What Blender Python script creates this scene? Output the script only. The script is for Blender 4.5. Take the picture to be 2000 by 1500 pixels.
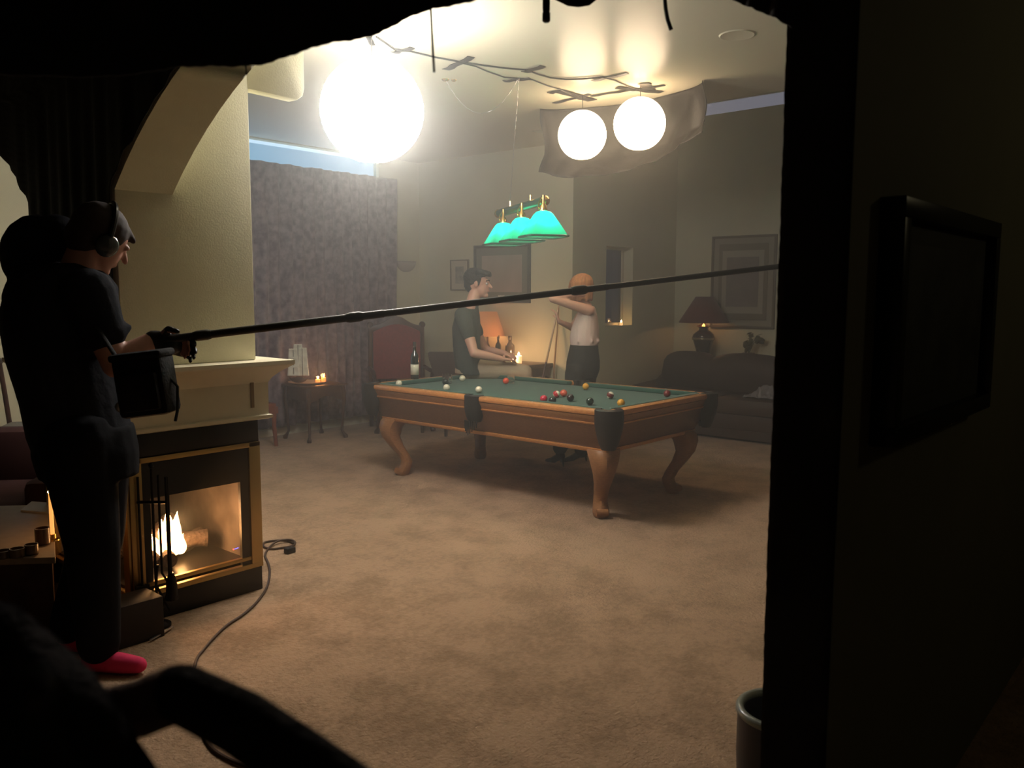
import bpy, bmesh, math, random
from mathutils import Vector, Matrix, Euler
random.seed(7)
D = bpy.data
C = bpy.context.scene.collection
for o in list(D.objects): D.objects.remove(o)

# ---------------------------------------------------------------- camera
F, PITCH, ROLL, EYE, HEAD = 1640.0, .1074, .0034, 1.573, .7152
def cam_axes():
    f = Vector((math.cos(HEAD)*math.cos(PITCH), math.sin(HEAD)*math.cos(PITCH), -math.sin(PITCH)))
    r = Vector((math.sin(HEAD), -math.cos(HEAD), 0))
    u = r.cross(f)
    c, s = math.cos(ROLL), math.sin(ROLL)
    return r*c + u*s, u*c - r*s, f
R_, U_, F_ = cam_axes()
EYEP = Vector((0, 0, EYE))
cam = D.objects.new('camera', D.cameras.new('camera')); C.objects.link(cam)
cam.data.sensor_width = 36; cam.data.lens = F/2000*36
cam.data.clip_start = .02; cam.data.clip_end = 60
m = Matrix.Identity(4)
for i in range(3): m[i][0] = R_[i]; m[i][1] = U_[i]; m[i][2] = -F_[i]; m[i][3] = EYEP[i]
cam.matrix_world = m
cam.data.dof.use_dof = True; cam.data.dof.focus_distance = 5.5; cam.data.dof.aperture_fstop = 4.9
bpy.context.scene.camera = cam
# world: dusk blue outside the windows
w = D.worlds.new('dusk'); bpy.context.scene.world = w; w.use_nodes = True
w.node_tree.nodes['Background'].inputs[0].default_value = (.50, .72, .88, 1)
w.node_tree.nodes['Background'].inputs[1].default_value = 1.1
vs = bpy.context.scene.view_settings
bpy.context.scene.display_settings.display_device = 'sRGB'
vs.view_transform = 'Standard'; vs.look = 'None'; vs.gamma = 1; vs.exposure = 0.25
try: vs.use_curve_mapping = False
except Exception: pass
BIG_L, SMALL_L = 31.0, 8.0       # radiance of the paper lanterns
HAZE = .044

# room measures (x runs along the fireplace face, y across the arch)
CZ = 3.2
def ray(px, py):
    x = (px-1000)/F; y = (py-750)/F
    return R_*x - U_*y + F_
def at(px, py, t): return EYEP + ray(px, py)*t          # point at depth t
def onz(px, py, z): r = ray(px, py); return EYEP + r*((z-EYE)/r.z)
def onx(px, py, x): r = ray(px, py); return EYEP + r*(x/r.x)
def ony(px, py, y): r = ray(px, py); return EYEP + r*(y/r.y)

# ---------------------------------------------------------------- materials
MATS = {}
def mat(name, col=(.5,.5,.5), rough=.6, metal=0, emit=None, es=0, noise=0, nscale=20, bump=0, bscale=200, spec=.5,
        col2=None, trans=0, ior=1.45, sheen=0, stretch=None, coat=0):
    if name in MATS: return MATS[name]
    m = D.materials.new(name); m.use_nodes = True; nt = m.node_tree; b = nt.nodes['Principled BSDF']
    b.inputs['Base Color'].default_value = (*col, 1); b.inputs['Roughness'].default_value = rough
    b.inputs['Metallic'].default_value = metal; b.inputs['Specular IOR Level'].default_value = spec
    b.inputs['IOR'].default_value = ior; b.inputs['Transmission Weight'].default_value = trans
    b.inputs['Sheen Weight'].default_value = sheen; b.inputs['Coat Weight'].default_value = coat
    if emit: b.inputs['Emission Color'].default_value = (*emit, 1); b.inputs['Emission Strength'].default_value = es
    tc = nt.nodes.new('ShaderNodeTexCoord'); mp = nt.nodes.new('ShaderNodeMapping')
    nt.links.new(tc.outputs['Object'], mp.inputs[0])
    if stretch: mp.inputs['Scale'].default_value = stretch
    if noise or col2:
        n = nt.nodes.new('ShaderNodeTexNoise'); n.inputs['Scale'].default_value = nscale; n.inputs['Detail'].default_value = 6
        nt.links.new(mp.outputs[0], n.inputs[0])
        cr = nt.nodes.new('ShaderNodeValToRGB'); nt.links.new(n.outputs[0], cr.inputs[0])
        c2 = col2 or tuple(c*(1-noise) for c in col)
        cr.color_ramp.elements[0].position = .35; cr.color_ramp.elements[1].position = .65
        cr.color_ramp.elements[0].color = (*c2, 1); cr.color_ramp.elements[1].color = (*col, 1)
        nt.links.new(cr.outputs[0], b.inputs['Base Color'])
    if bump:
        n2 = nt.nodes.new('ShaderNodeTexNoise'); n2.inputs['Scale'].default_value = bscale; n2.inputs['Detail'].default_value = 4
        nt.links.new(mp.outputs[0], n2.inputs[0])
        bp = nt.nodes.new('ShaderNodeBump'); bp.inputs['Strength'].default_value = bump; bp.inputs['Distance'].default_value = .01
        nt.links.new(n2.outputs[0], bp.inputs['Height']); nt.links.new(bp.outputs[0], b.inputs['Normal'])
    MATS[name] = m
    return m
WALL = mat('cream_wall', (.71,.68,.48), .65, noise=.05, nscale=3, bump=.15, bscale=120)
HALL = mat('hall_wall', (.20,.19,.13), .75, noise=.05, nscale=3, bump=.1)  # wall cream darkened in colour to keep the hall in shade
CEIL = mat('ceiling_paint', (.60,.56,.42), .27, bump=.03, bscale=60, spec=.2)
WHITE = mat('mantel_paint', (.70,.64,.47), .45, noise=.03)
CARPET = mat('carpet_pile', (.47,.31,.195), .95, col2=(.31,.20,.12), nscale=5, bump=1, bscale=75, spec=.1, sheen=.15)
# finer tufts and darker flecks in the carpet
nt = CARPET.node_tree; nz = [n for n in nt.nodes if n.type == 'TEX_NOISE'][0]; nz.inputs['Detail'].default_value = 5
mp_ = [n for n in nt.nodes if n.type == 'MAPPING'][0]; n2 = nt.nodes.new('ShaderNodeTexNoise'); n2.inputs['Scale'].default_value = 30; n2.inputs['Detail'].default_value = 8; n2.inputs['Roughness'].default_value = .7
nt.links.new(mp_.outputs[0], n2.inputs[0]); mx = nt.nodes.new('ShaderNodeMath'); mx.operation = 'ADD'; hf = nt.nodes.new('ShaderNodeMath'); hf.operation = 'MULTIPLY'; hf.inputs[1].default_value = .5
rp = [n for n in nt.nodes if n.type == 'VALTORGB'][0]; rp.color_ramp.elements[0].position = .40; rp.color_ramp.elements[1].position = .56
nt.links.new(nz.outputs[0], mx.inputs[0]); nt.links.new(n2.outputs[0], mx.inputs[1]); nt.links.new(mx.outputs[0], hf.inputs[0]); nt.links.new(hf.outputs[0], rp.inputs[0])
OAK = mat('honey_oak', (.66,.30,.10), .28, col2=(.50,.20,.06), nscale=14, stretch=(3,3,18), coat=.4)
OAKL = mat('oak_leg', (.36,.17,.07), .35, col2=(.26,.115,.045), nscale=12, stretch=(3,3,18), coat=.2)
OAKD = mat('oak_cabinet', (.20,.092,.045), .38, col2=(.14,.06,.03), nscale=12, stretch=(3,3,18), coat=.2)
DWOOD = mat('dark_mahogany', (.085,.04,.025), .35, noise=.4, nscale=15)
RWOOD = mat('red_mahogany', (.24,.07,.035), .4, noise=.3, nscale=15)
FELT = mat('green_felt', (.045,.115,.085), .95, noise=.15, nscale=60, spec=.1, sheen=.3)
LEATH = mat('black_leather', (.022,.018,.016), .45, bump=.1)
BLACK = mat('black_paint', (.012,.012,.012), .45)
BLKM = mat('black_cloth', (.030,.030,.030), 1.0, spec=.05, bump=.4, bscale=300)
BRASS = mat('brass', (.75,.50,.16), .25, metal=1)
GOLD = mat('gold_trim', (.46,.31,.13), .42, metal=1)
STEEL = mat('steel', (.5,.5,.5), .3, metal=1)
MAROON = mat('maroon_velvet', (.23,.035,.035), .85, noise=.25, nscale=30, sheen=.3)
SOFA = mat('sofa_leather', (.075,.045,.032), .55, noise=.2, nscale=8, bump=.15, bscale=30)
GLASS = mat('clear_glass', (1,1,1), .02, trans=1, ior=1.3)
CANDLE = mat('candle_wax', (.9,.75,.5), .5, emit=(1,.50,.18), es=1.2)
FLAME = mat('flame', (1,.6,.2), .5, emit=(1,.62,.25), es=40)

def thin_glass(name, tint, refl=.06):
    m = D.materials.new(name); m.use_nodes = True; nt = m.node_tree; nt.nodes.clear()
    o = nt.nodes.new('ShaderNodeOutputMaterial'); mx = nt.nodes.new('ShaderNodeMixShader')
    t = nt.nodes.new('ShaderNodeBsdfTransparent'); g = nt.nodes.new('ShaderNodeBsdfGlossy')
    t.inputs[0].default_value = (*tint, 1); g.inputs['Roughness'].default_value = .05; mx.inputs[0].default_value = refl
    nt.links.new(t.outputs[0], mx.inputs[1]); nt.links.new(g.outputs[0], mx.inputs[2]); nt.links.new(mx.outputs[0], o.inputs[0])
    return m

# ---------------------------------------------------------------- mesh helpers
class MB:
    def __init__(s): s.bm = bmesh.new()
    def box(s, a, b, rot=None, c=None):
        x0,y0,z0 = a; x1,y1,z1 = b
        vs = [s.bm.verts.new(Vector(p)) for p in ((x0,y0,z0),(x1,y0,z0),(x1,y1,z0),(x0,y1,z0),(x0,y0,z1),(x1,y0,z1),(x1,y1,z1),(x0,y1,z1))]
        if rot is not None:
            cc = Vector(c) if c is not None else (Vector(a)+Vector(b))/2
            for v in vs: v.co = rot @ (v.co-cc) + cc
        for f in ((0,3,2,1),(4,5,6,7),(0,1,5,4),(1,2,6,5),(2,3,7,6),(3,0,4,7)): s.bm.faces.new([vs[i] for i in f])
        return s
    def hexa(s, pts):
        vs = [s.bm.verts.new(Vector(p)) for p in pts]
        for f in ((0,3,2,1),(4,5,6,7),(0,1,5,4),(1,2,6,5),(2,3,7,6),(3,0,4,7)): s.bm.faces.new([vs[i] for i in f])
        return s
    def rings(s, rings, close=True, cap=True):
        R = [[s.bm.verts.new(Vector(p)) for p in r] for r in rings]
        n = len(R[0])
        for a, b in zip(R, R[1:]):
            for i in range(n if close else n-1):
                j = (i+1) % n
                try: s.bm.faces.new((a[i], a[j], b[j], b[i]))
                except ValueError: pass
        if cap and close:
            s.bm.faces.new(list(reversed(R[0]))); s.bm.faces.new(R[-1])
        return s
    def tube(s, pts, rad, n=8, flat=None, cap=True):
        pts = [Vector(p) for p in pts]
        if not hasattr(rad, '__len__'): rad = [rad]*len(pts)
        rings = []; prev = None
        for i, p in enumerate(pts):
            d = (pts[min(i+1, len(pts)-1)] - pts[max(i-1, 0)])
            if d.length < 1e-9: d = Vector((0,0,1))
            d.normalize()
            a = prev if prev is not None else (Vector((0,0,1)) if abs(d.z) < .9 else Vector((1,0,0)))
            a = (a - d*a.dot(d))
            if a.length < 1e-6: a = d.orthogonal()
            a.normalize(); prev = a; b = d.cross(a)
            fx = flat or 1
            rings.append([p + (a*math.cos(k*2*math.pi/n)*fx + b*math.sin(k*2*math.pi/n))*rad[i] for k in range(n)])
        return s.rings(rings, cap=cap)
    def lathe(s, prof, c=(0,0,0), n=24, cap=True, rot=None):
        c = Vector(c); rings = []
        for r, z in prof:
            ring = [Vector((max(r,1e-4)*math.cos(k*2*math.pi/n), max(r,1e-4)*math.sin(k*2*math.pi/n), z)) for k in range(n)]
            if rot is not None: ring = [rot @ p for p in ring]
            rings.append([c+p for p in ring])
        return s.rings(rings, cap=cap)
    def ball(s, c, r, sc=(1,1,1), n=16, rot=None):
        m_ = max(6, n//2); rings = []
        c = Vector(c)
        for i in range(m_+1):
            th = math.pi*i/m_
            rr = max(math.sin(th), 1e-3)
            ring = [Vector((r*sc[0]*rr*math.cos(k*2*math.pi/n), r*sc[1]*rr*math.sin(k*2*math.pi/n), -r*sc[2]*math.cos(th))) for k in range(n)]
            if rot is not None: ring = [rot @ p for p in ring]
            rings.append([c+p for p in ring])
        return s.rings(rings)
    def cap(s, p, q, r1, r2, n=14):      # tapered capsule
        p, q = Vector(p), Vector(q); d = (q-p); L = d.length; d = d.normalized() if L > 1e-6 else Vector((0,0,1))
        pts = []; rad = []
        for i in range(4):
            a = math.pi/2*(1-i/3.0) ; pts.append(p - d*r1*math.sin(a)); rad.append(max(r1*math.cos(a), 1e-3))
        for i in range(4):
            a = math.pi/2*(i/3.0); pts.append(q + d*r2*math.sin(a)); rad.append(max(r2*math.cos(a), 1e-3))
        return s.tube(pts, rad, n)
    def loft(s, secs, side, front, n=20):   # secs: (centre, half width along side, half depth along front)
        return s.rings([[Vector(c) + side*a*math.cos(k*2*math.pi/n) + front*b*math.sin(k*2*math.pi/n) for k in range(n)] for c, a, b in secs])
    def prism(s, poly, axis, t0, t1):    # 2-D polygon extruded along axis
        def P(p, t):
            return {0: (t, p[0], p[1]), 1: (p[0], t, p[1]), 2: (p[0], p[1], t)}[axis]
        a = [s.bm.verts.new(Vector(P(p, t0))) for p in poly]; b = [s.bm.verts.new(Vector(P(p, t1))) for p in poly]
        s.bm.faces.new(a); s.bm.faces.new(list(reversed(b))); n = len(a)
        for i in range(n): s.bm.faces.new((a[i], b[i], b[(i+1)%n], a[(i+1)%n]))
        return s
    def grid(s, fn, nu, nv):
        V = [[s.bm.verts.new(Vector(fn(i/nu, j/nv))) for j in range(nv+1)] for i in range(nu+1)]
        for i in range(nu):
            for j in range(nv): s.bm.faces.new((V[i][j], V[i+1][j], V[i+1][j+1], V[i][j+1]))
        return s
    def build(s, name, material, parent=None, world=True, bevel=0, smooth=True, remesh=0, solid=0, subd=0, smoothit=0, angle=40):
        bm = s.bm
        bmesh.ops.recalc_face_normals(bm, faces=bm.faces[:])
        if parent is not None:
            if world:
                p = parent
                while p.parent: p = p.parent
                off = p.location.copy()
            else: off = Vector((0,0,0))
        else:
            xs = [v.co for v in bm.verts]
            off = Vector(((min(v.x for v in xs)+max(v.x for v in xs))/2, (min(v.y for v in xs)+max(v.y for v in xs))/2, min(v.z for v in xs)))
        for v in bm.verts: v.co -= off
        me = D.meshes.new(name); bm.to_mesh(me); bm.free()
        o = D.objects.new(name, me); C.objects.link(o)
        mods = False
        if solid:
            md = o.modifiers.new('s', 'SOLIDIFY'); md.thickness = solid; md.offset = 0; mods = True
        if bevel:
            md = o.modifiers.new('b', 'BEVEL'); md.width = bevel; md.segments = 2; md.limit_method = 'ANGLE'; mods = True
        if remesh:
            md = o.modifiers.new('r', 'REMESH'); md.mode = 'VOXEL'; md.voxel_size = remesh; mods = True
        if smoothit:
            md = o.modifiers.new('sm', 'SMOOTH'); md.iterations = smoothit; md.factor = .5; mods = True
        if subd:
            md = o.modifiers.new('sd', 'SUBSURF'); md.levels = subd; md.render_levels = subd; mods = True
        if mods:
            dg = bpy.context.evaluated_depsgraph_get()
            me2 = D.meshes.new_from_object(o.evaluated_get(dg)); o.modifiers.clear(); o.data = me2; D.meshes.remove(me); me = me2
            me.name = name
        if material:
            me.materials.clear(); me.materials.append(material)
        if smooth:
            if remesh or solid: 
                for p in me.polygons: p.use_smooth = True
            else:
                for p in me.polygons: p.use_smooth = True
                me.set_sharp_from_angle(angle=math.radians(angle))
        if parent is not None:
            o.parent = parent
        else:
            o.location = off
        return o

def tag(o, label=None, cat=None, group=None, kind=None):
    if label: o['label'] = label
    if cat: o['category'] = cat
    if group: o['group'] = group
    if kind: o['kind'] = kind
    return o
def struct(mb, name, m_, **k): return tag(mb.build(name, m_, **k), kind='structure')
def thing(name, label, cat, loc=(0,0,0), rotz=0, group=None):
    o = D.objects.new(name, None); C.objects.link(o); o.location = loc; o.rotation_euler = (0,0,rotz)
    o.empty_display_size = .1
    return tag(o, label, cat, group)
def lamp(name, loc, power, col, r=.05, parent=None):
    l = D.lights.new(name, 'POINT'); l.energy = power; l.color = col; l.shadow_soft_size = r
    o = D.objects.new(name, l); C.objects.link(o)
    o.location = Vector(loc)
    if parent is not None: o.parent = parent; o.location = Vector(loc) - parent.location
    return o

# ================================================================ SETTING
struct(MB().box((-2.5,-2.5,-.1),(10.2,8.6,0)), 'floor', CARPET)
# main ceiling in two slabs that leave the high bay over the sofa open
mb = MB().box((1.72,.62,CZ),(6.67,8.1,CZ+.1)).box((6.67,5.56,CZ),(7.6,8.1,CZ+.1))
struct(mb, 'ceiling', CEIL)
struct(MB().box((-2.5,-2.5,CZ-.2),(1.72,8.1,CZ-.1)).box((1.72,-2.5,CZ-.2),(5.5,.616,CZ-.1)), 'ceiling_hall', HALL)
struct(MB().box((6.6,.62,4.05),(9.8,5.66,4.15)), 'ceiling_bay', CEIL)
struct(MB().box((6.67,.62,CZ+.1),(6.75,5.56,4.05)).box((6.67,5.56,CZ+.1),(7.4,5.64,4.05)), 'wall_bay_upper', WALL)
struct(MB().box((7.4,5.66,0),(7.5,8.1,CZ)), 'wall_back', WALL, smooth=False)
# alcove wall with the narrow window
WX0, WX1, WZ0, WZ1 = 8.04, 8.60, 1.20, 2.12
mb = MB().box((7.4,5.56,0),(WX0,5.66,4.05)).box((WX1,5.56,0),(9.7,5.66,4.05)).box((WX0,5.56,0),(WX1,5.66,WZ0)).box((WX0,5.56,WZ1),(WX1,5.66,4.05))
struct(mb, 'wall_alcove', WALL, smooth=False)
# end wall behind the sofa with a long clerestory slot
SZ0, SZ1 = 3.76, 3.93
mb = MB().box((9.6,.62,0),(9.7,5.56,SZ0)).box((9.6,.62,SZ1),(9.7,5.56,4.05)).box((9.6,5.36,SZ0),(9.7,5.56,SZ1)).box((9.6,.62,SZ0),(9.7,2.6,SZ1))
struct(mb, 'wall_end', WALL, smooth=False)
# curtain wall with the wide window
VX0, VX1, VZ0, VZ1 = 3.1, 6.75, .40, 3.192
mb = MB().box((-2.5,8.0,0),(VX0,8.1,CZ)).box((VX1,8.0,0),(7.4,8.1,CZ)).box((VX0,8.0,0),(VX1,8.1,VZ0)).box((VX0,8.0,VZ1),(VX1,8.1,CZ))
struct(mb, 'wall_left', WALL, smooth=False)
# partition between the corridor and the pool room
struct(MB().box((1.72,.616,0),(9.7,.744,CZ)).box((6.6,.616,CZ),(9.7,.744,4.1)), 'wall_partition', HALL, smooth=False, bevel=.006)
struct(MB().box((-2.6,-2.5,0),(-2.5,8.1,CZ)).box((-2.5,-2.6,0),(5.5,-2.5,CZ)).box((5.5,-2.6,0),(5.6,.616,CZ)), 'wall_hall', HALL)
# wall with the two arches
def arc(v0, v1, zs, sag, n=28):
    c = (v0+v1)/2; hw = (v1-v0)/2; R = (hw*hw+sag*sag)/(2*sag); zc = zs+sag-R
    return [(v0+(v1-v0)*i/n, zc+math.sqrt(max(R*R-(v0+(v1-v0)*i/n-c)**2, 0))) for i in range(n+1)]
mb = MB()
for (a, b, zs, sg, tl_) in ((.744,3.852,2.03,.60,.09),(4.82,7.6,2.05,.55,0)):
    A = [(p, z+tl_*(1-(p-a)/(b-a))) for p, z in arc(a, b, zs, sg)]
    for p, q in zip(A, A[1:]):
        mb.hexa([(1.72,p[0],p[1]),(1.99,p[0],p[1]),(1.99,q[0],q[1]),(1.72,q[0],q[1]),(1.72,p[0],CZ),(1.99,p[0],CZ),(1.99,q[0],CZ),(1.72,q[0],CZ)])
mb.box((1.72,7.6,0),(1.99,8.0,CZ)).box((1.72,.616,CZ-.1),(1.99,.744,CZ))
bmesh.ops.remove_doubles(mb.bm, verts=mb.bm.verts[:], dist=1e-5)
struct(mb, 'wall_arch', WALL)
struct(MB().box((1.72,3.852,1.226),(2.41,4.82,CZ)), 'wall_chimney', WALL, bevel=.008)
struct(MB().prism([(2.41,2.59),(2.70,2.585),(2.735,2.61),(2.746,2.65),(2.746,CZ),(2.40,CZ)], 1, 3.852, 3.93), 'trim_1', WALL, bevel=.004)
# windows
def window(name, parts, gl, tint):
    f = parts[0].build(name, WHITE, smooth=False); tag(f, kind='structure')
    g = gl.build('glass', thin_glass(name+'_glass', tint)); 
    g.parent = f; g.location = g.location - f.location
    return f
fr = MB()
for x in (VX0, 4.3, 5.5, VX1-.05): fr.box((x,8.03,VZ0),(x+.05,8.08,2.90))
fr.box((VX0,8.03,VZ0),(VX1,8.08,VZ0+.05)).box((VX0,8.03,2.86),(VX1,8.08,2.90))
window('window_1', [fr], MB().box((VX0,8.05,VZ0),(VX1,8.056,VZ1-.045)), (.62,.74,.80))
fr = MB()
y1 = 5.66+.03
fr.box((WX0-.03,y1,WZ0-.03),(WX0+.03,y1+.05,WZ1+.03)).box((WX1-.03,y1,WZ0-.03),(WX1+.03,y1+.05,WZ1+.03)).box((WX0,y1,WZ0-.03),(WX1,y1+.05,WZ0+.03)).box((WX0,y1,WZ1-.03),(WX1,y1+.05,WZ1+.03))
fr.box((WX0-.03,5.66,WZ0-.03),(WX0,y1,WZ1+.03)).box((WX1,5.66,WZ0-.03),(WX1+.03,y1,WZ1+.03)).box((WX0-.03,5.66,WZ0-.03),(WX1+.03,y1,WZ0)).box((WX0-.03,5.66,WZ1),(WX1+.03,y1,WZ1+.03))
window('window_2', [fr], MB().box((WX0,y1+.02,WZ0),(WX1,y1+.026,WZ1)), (.07,.075,.10))
fr = MB().box((9.66,2.6,SZ0),(9.69,5.36,SZ0+.012)).box((9.66,2.6,SZ1-.012),(9.69,5.36,SZ1))
for y in (2.6,5.345): fr.box((9.66,y,SZ0),(9.69,y+.015,SZ1))
window('window_3', [fr], MB().box((9.675,2.6,SZ0),(9.68,5.36,SZ1)), (.5,.42,.42))
# baseboards
struct(MB().box((7.385,5.56,0),(7.4,8.0,.09)), 'baseboard_back', WHITE)
struct(MB().box((1.99,7.985,0),(7.385,8.0,.09)), 'baseboard_left', WHITE)
# haze hanging in the pool room
hz = MB().box((2.0,.76,.01),(9.58,7.98,3.19)).build('haze', None)
tag(hz, 'thin smoky haze filling the pool room', 'haze', kind='stuff')
hm = D.materials.new('haze'); hm.use_nodes = True; nt = hm.node_tree; nt.nodes.clear()
oo = nt.nodes.new('ShaderNodeOutputMaterial'); vv = nt.nodes.new('ShaderNodeVolumeScatter')
vv.inputs['Density'].default_value = HAZE; vv.inputs['Anisotropy'].default_value = .4; vv.inputs['Color'].default_value = (.97,1,.9,1)
vf = nt.nodes.new('ShaderNodeVolumeScatter'); vf.inputs['Density'].default_value = .017; vf.inputs['Anisotropy'].default_value = .88; vf.inputs['Color'].default_value = (1,.98,.96,1)
va = nt.nodes.new('ShaderNodeAddShader'); nt.links.new(vv.outputs[0], va.inputs[0]); nt.links.new(vf.outputs[0], va.inputs[1]); nt.links.new(va.outputs[0], oo.inputs['Volume']); hz.data.materials.append(hm)

# ================================================================ LANTERNS
def lantern(label, px, py, t, r, col, L, group):
    c = at(px, py, t); root = thing('paper_lantern', label, 'lantern', (c.x, c.y, c.z-r), 0, group)
    m_ = mat('lantern_paper_'+str(px), (.9,.85,.75), .9, emit=col, es=L)
    prof = []
    N = 36
    for i in range(N+1):
        a = math.radians(18) + (math.pi-math.radians(36))*i/N
        rr = r*math.sin(a)*(1+.006*math.cos(i*math.pi))
        prof.append((rr, -r*math.cos(a)))
    mb = MB().lathe(prof, c, 40, cap=False); mb.build('paper_shade', m_, root)
    e = r*math.sin(math.radians(18))
    for zz in (-1, 1):
        pts = [c+Vector((e*math.cos(k*math.pi/10), e*math.sin(k*math.pi/10), zz*r*math.cos(math.radians(18)))) for k in range(21)]
        MB().tube(pts, .003, 5).build('wire_ring', STEEL, root)
    top = Vector((c.x, c.y, CZ))
    MB().tube([c+Vector((0,0,r*.7)), c+Vector((.004,0,r*1.1)), top], .003, 6).build('hanging_cord', BLACK, root)
    MB().ball(c+Vector((0,0,r*.55)), .03, n=10).build('bulb_socket', BLACK, root)
    return c
bigc = lantern('very large round white paper lantern glowing brightest, left', 727, 216, 5.0, .305, (1,.94,.89), BIG_L, None)
l1 = lantern('smaller round paper lantern hanging lower and further left of the pair', 1137, 264, 6.95, .20, (1,.74,.48), SMALL_L, 'pair of small paper lanterns')
l2 = lantern('smaller round paper lantern hanging higher and further right of the pair', 1249, 242, 6.65, .205, (1,.74,.48), SMALL_L, 'pair of small paper lanterns')

# cables and tape on the ceiling
def ceil(px, py, d=.008): p = onz(px, py, CZ-d); return p
c1 = [(735,72),(770,96),(800,100),(850,112),(900,121),(945,128),(985,133),(1030,137),(1050,145),(1075,152),(1105,155),(1140,154),(1175,150),(1200,157),(1225,168),(1250,176)]
tag(MB().tube([ceil(*p) for p in c1], .006, 6).build('lantern_cable', BLACK), 'black cable taped along the ceiling to the right lantern', 'cable')
c2 = [(905,124),(930,130),(950,139),(985,151),(1012,153),(1040,156),(1070,168),(1095,175),(1115,184),(1133,192)]
tag(MB().tube([ceil(*p) for p in c2], .005, 6).build('lantern_cable', BLACK), 'lower looping black cable taped along the ceiling to the left small lantern', 'cable')
TP = [((720,72),(728,88),.035,'black tape strip on the ceiling at the upper edge of the big glow'),
 ((768,102),(806,93),.05,'black tape strip holding the cable just right of the big lantern'),
 ((871,135),(921,111),.06,'wide black tape strip across the cable beside the hanging thin rod'),
 ((1024,140),(1061,129),.06,'black tape strip on upper cable above the lamp chain'),
 ((984,158),(1036,153),.05,'black tape strip on lower cable where the lamp chain starts'),
 ((1158,157),(1226,143),.045,'long black tape strip on upper cable between the two lamp reflections'),
 ((1072,181),(1103,176),.05,'short black tape strip left of the left small lantern mount'),
 ((1096,178),(1158,196),.10,'broad black tape patch over the left small lantern'),
 ((1082,201),(1152,184),.04,'narrow black tape strip crossing the left small lantern mount'),
 ((1154,187),(1232,175),.04,'long narrow black tape strip joining the two small lanterns'),
 ((1205,170),(1292,180),.07,'broad black tape strip over the right small lantern'),
 ((1232,176),(1298,166),.035,'narrow black tape strip crossing the right small lantern mount'),
 ((1258,162),(1270,178),.09,'short wide black tape patch above the right small lantern')]
for a, b, wd, lab in TP:
    A, B = ceil(*a, .004), ceil(*b, .004); d = (B-A).normalized(); s = Vector((-d.y, d.x, 0))*wd/2
    mb = MB(); n = 6
    top = []; bot = []
    for i in range(n+1):
        p = A.lerp(B, i/n) + Vector((0,0,-.003*math.sin(i*1.9)-.003)); j = .15*math.sin(i*3.1+wd*90)
        top.append(p+s*(1+j)); bot.append(p-s*(1-j))
    mb.rings([[a_, b_, b_-Vector((0,0,.003)), a_-Vector((0,0,.003))] for a_, b_ in zip(top, bot)])
    tag(mb.build('tape_strip', BLACK), lab, 'tape', 'black tape strips on the ceiling')
# recessed ceiling disc
p = onz(1440, 68, CZ); tag(MB().lathe([(.0,-.004),(.095,-.004),(.105,-.006),(.115,0)], p, 32).build('ceiling_light', CEIL), 'round unlit recessed ceiling light at upper right', 'ceiling light')

# black plastic sheet behind the small lanterns
A = Vector((5.914,4.82,CZ)); B = Vector((5.945,3.24,CZ))
bot = [(1066,338),(1090,346),(1130,349),(1180,346),(1240,334),(1290,318),(1325,297),(1350,282),(1382,262)]
def interp(tab, s):
    f = s*(len(tab)-1); i = min(int(f), len(tab)-2); return [tab[i][k]*(1-(f-i))+tab[i+1][k]*(f-i) for k in range(len(tab[0]))]
def sheet(s, t):
    b = math.sin(math.pi*s)**.6 if 0 < s < 1 else 0
    top = A.lerp(B, s) + Vector((.30*b, 0, -.005))
    px, py = interp(bot, s); q = onx(px, py, 6.02 + .26*b)
    p = top.lerp(q, t)
    bulge = math.sin(math.pi*t)
    p.x += .10*bulge*b + .03*math.sin(s*19+t*2.2)*bulge*b + .016*math.sin(s*47+3*t)*t*(1-.4*t) + .010*math.sin(t*12+5*s)*b
    if t > .72: p.x -= (t-.72)*.35; p.z += .006*math.sin(s*25)*(t-.72)/.28
    p.y += .012*math.sin(t*9+s*20)
    return p
PLAS = mat('black_plastic', (.012,.010,.009), .42, bump=.8, bscale=9, spec=.25)
tag(MB().grid(sheet, 70, 28).build('plastic_sheet', PLAS, solid=.003), 'sagging black plastic sheet pinned to ceiling behind small lanterns', 'sheet')

# ================================================================ BILLIARD LAMP
bc0, bc1 = onz(974,417,2.27), onz(1064,392,2.27)
LB = (bc1-bc0).normalized(); LS = Vector((-LB.y, LB.x, 0)); LM = (bc0+bc1)/2; RZ = Matrix((LS, LB, Vector((0,0,1)))).transposed()
root = thing('billiard_lamp', 'hanging billiard lamp with three glowing green glass shades over table', 'lamp', (LM.x,LM.y,1.98))
MB().tube([bc0, bc1], .034, 12).build('crossbar', mat('bar_green',(.03,.10,.07),.25,metal=.3), root)
for p in (bc0, bc1): MB().ball(p, .040, (1,1,1), 12).build('finial', BRASS, root)
GSH = D.materials.new('green_shade'); GSH.use_nodes = True; nt = GSH.node_tree; nt.nodes.clear()
_o = nt.nodes.new('ShaderNodeOutputMaterial'); _t = nt.nodes.new('ShaderNodeBsdfTranslucent'); _g = nt.nodes.new('ShaderNodeBsdfPrincipled'); _m = nt.nodes.new('ShaderNodeMixShader')
_t.inputs[0].default_value = (.0,.62,.36,1); _g.inputs['Base Color'].default_value = (0,.30,.16,1); _g.inputs['Roughness'].default_value = .2; _m.inputs[0].default_value = .35
nt.links.new(_t.outputs[0], _m.inputs[1]); nt.links.new(_g.outputs[0], _m.inputs[2]); nt.links.new(_m.outputs[0], _o.inputs[0])
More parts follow.
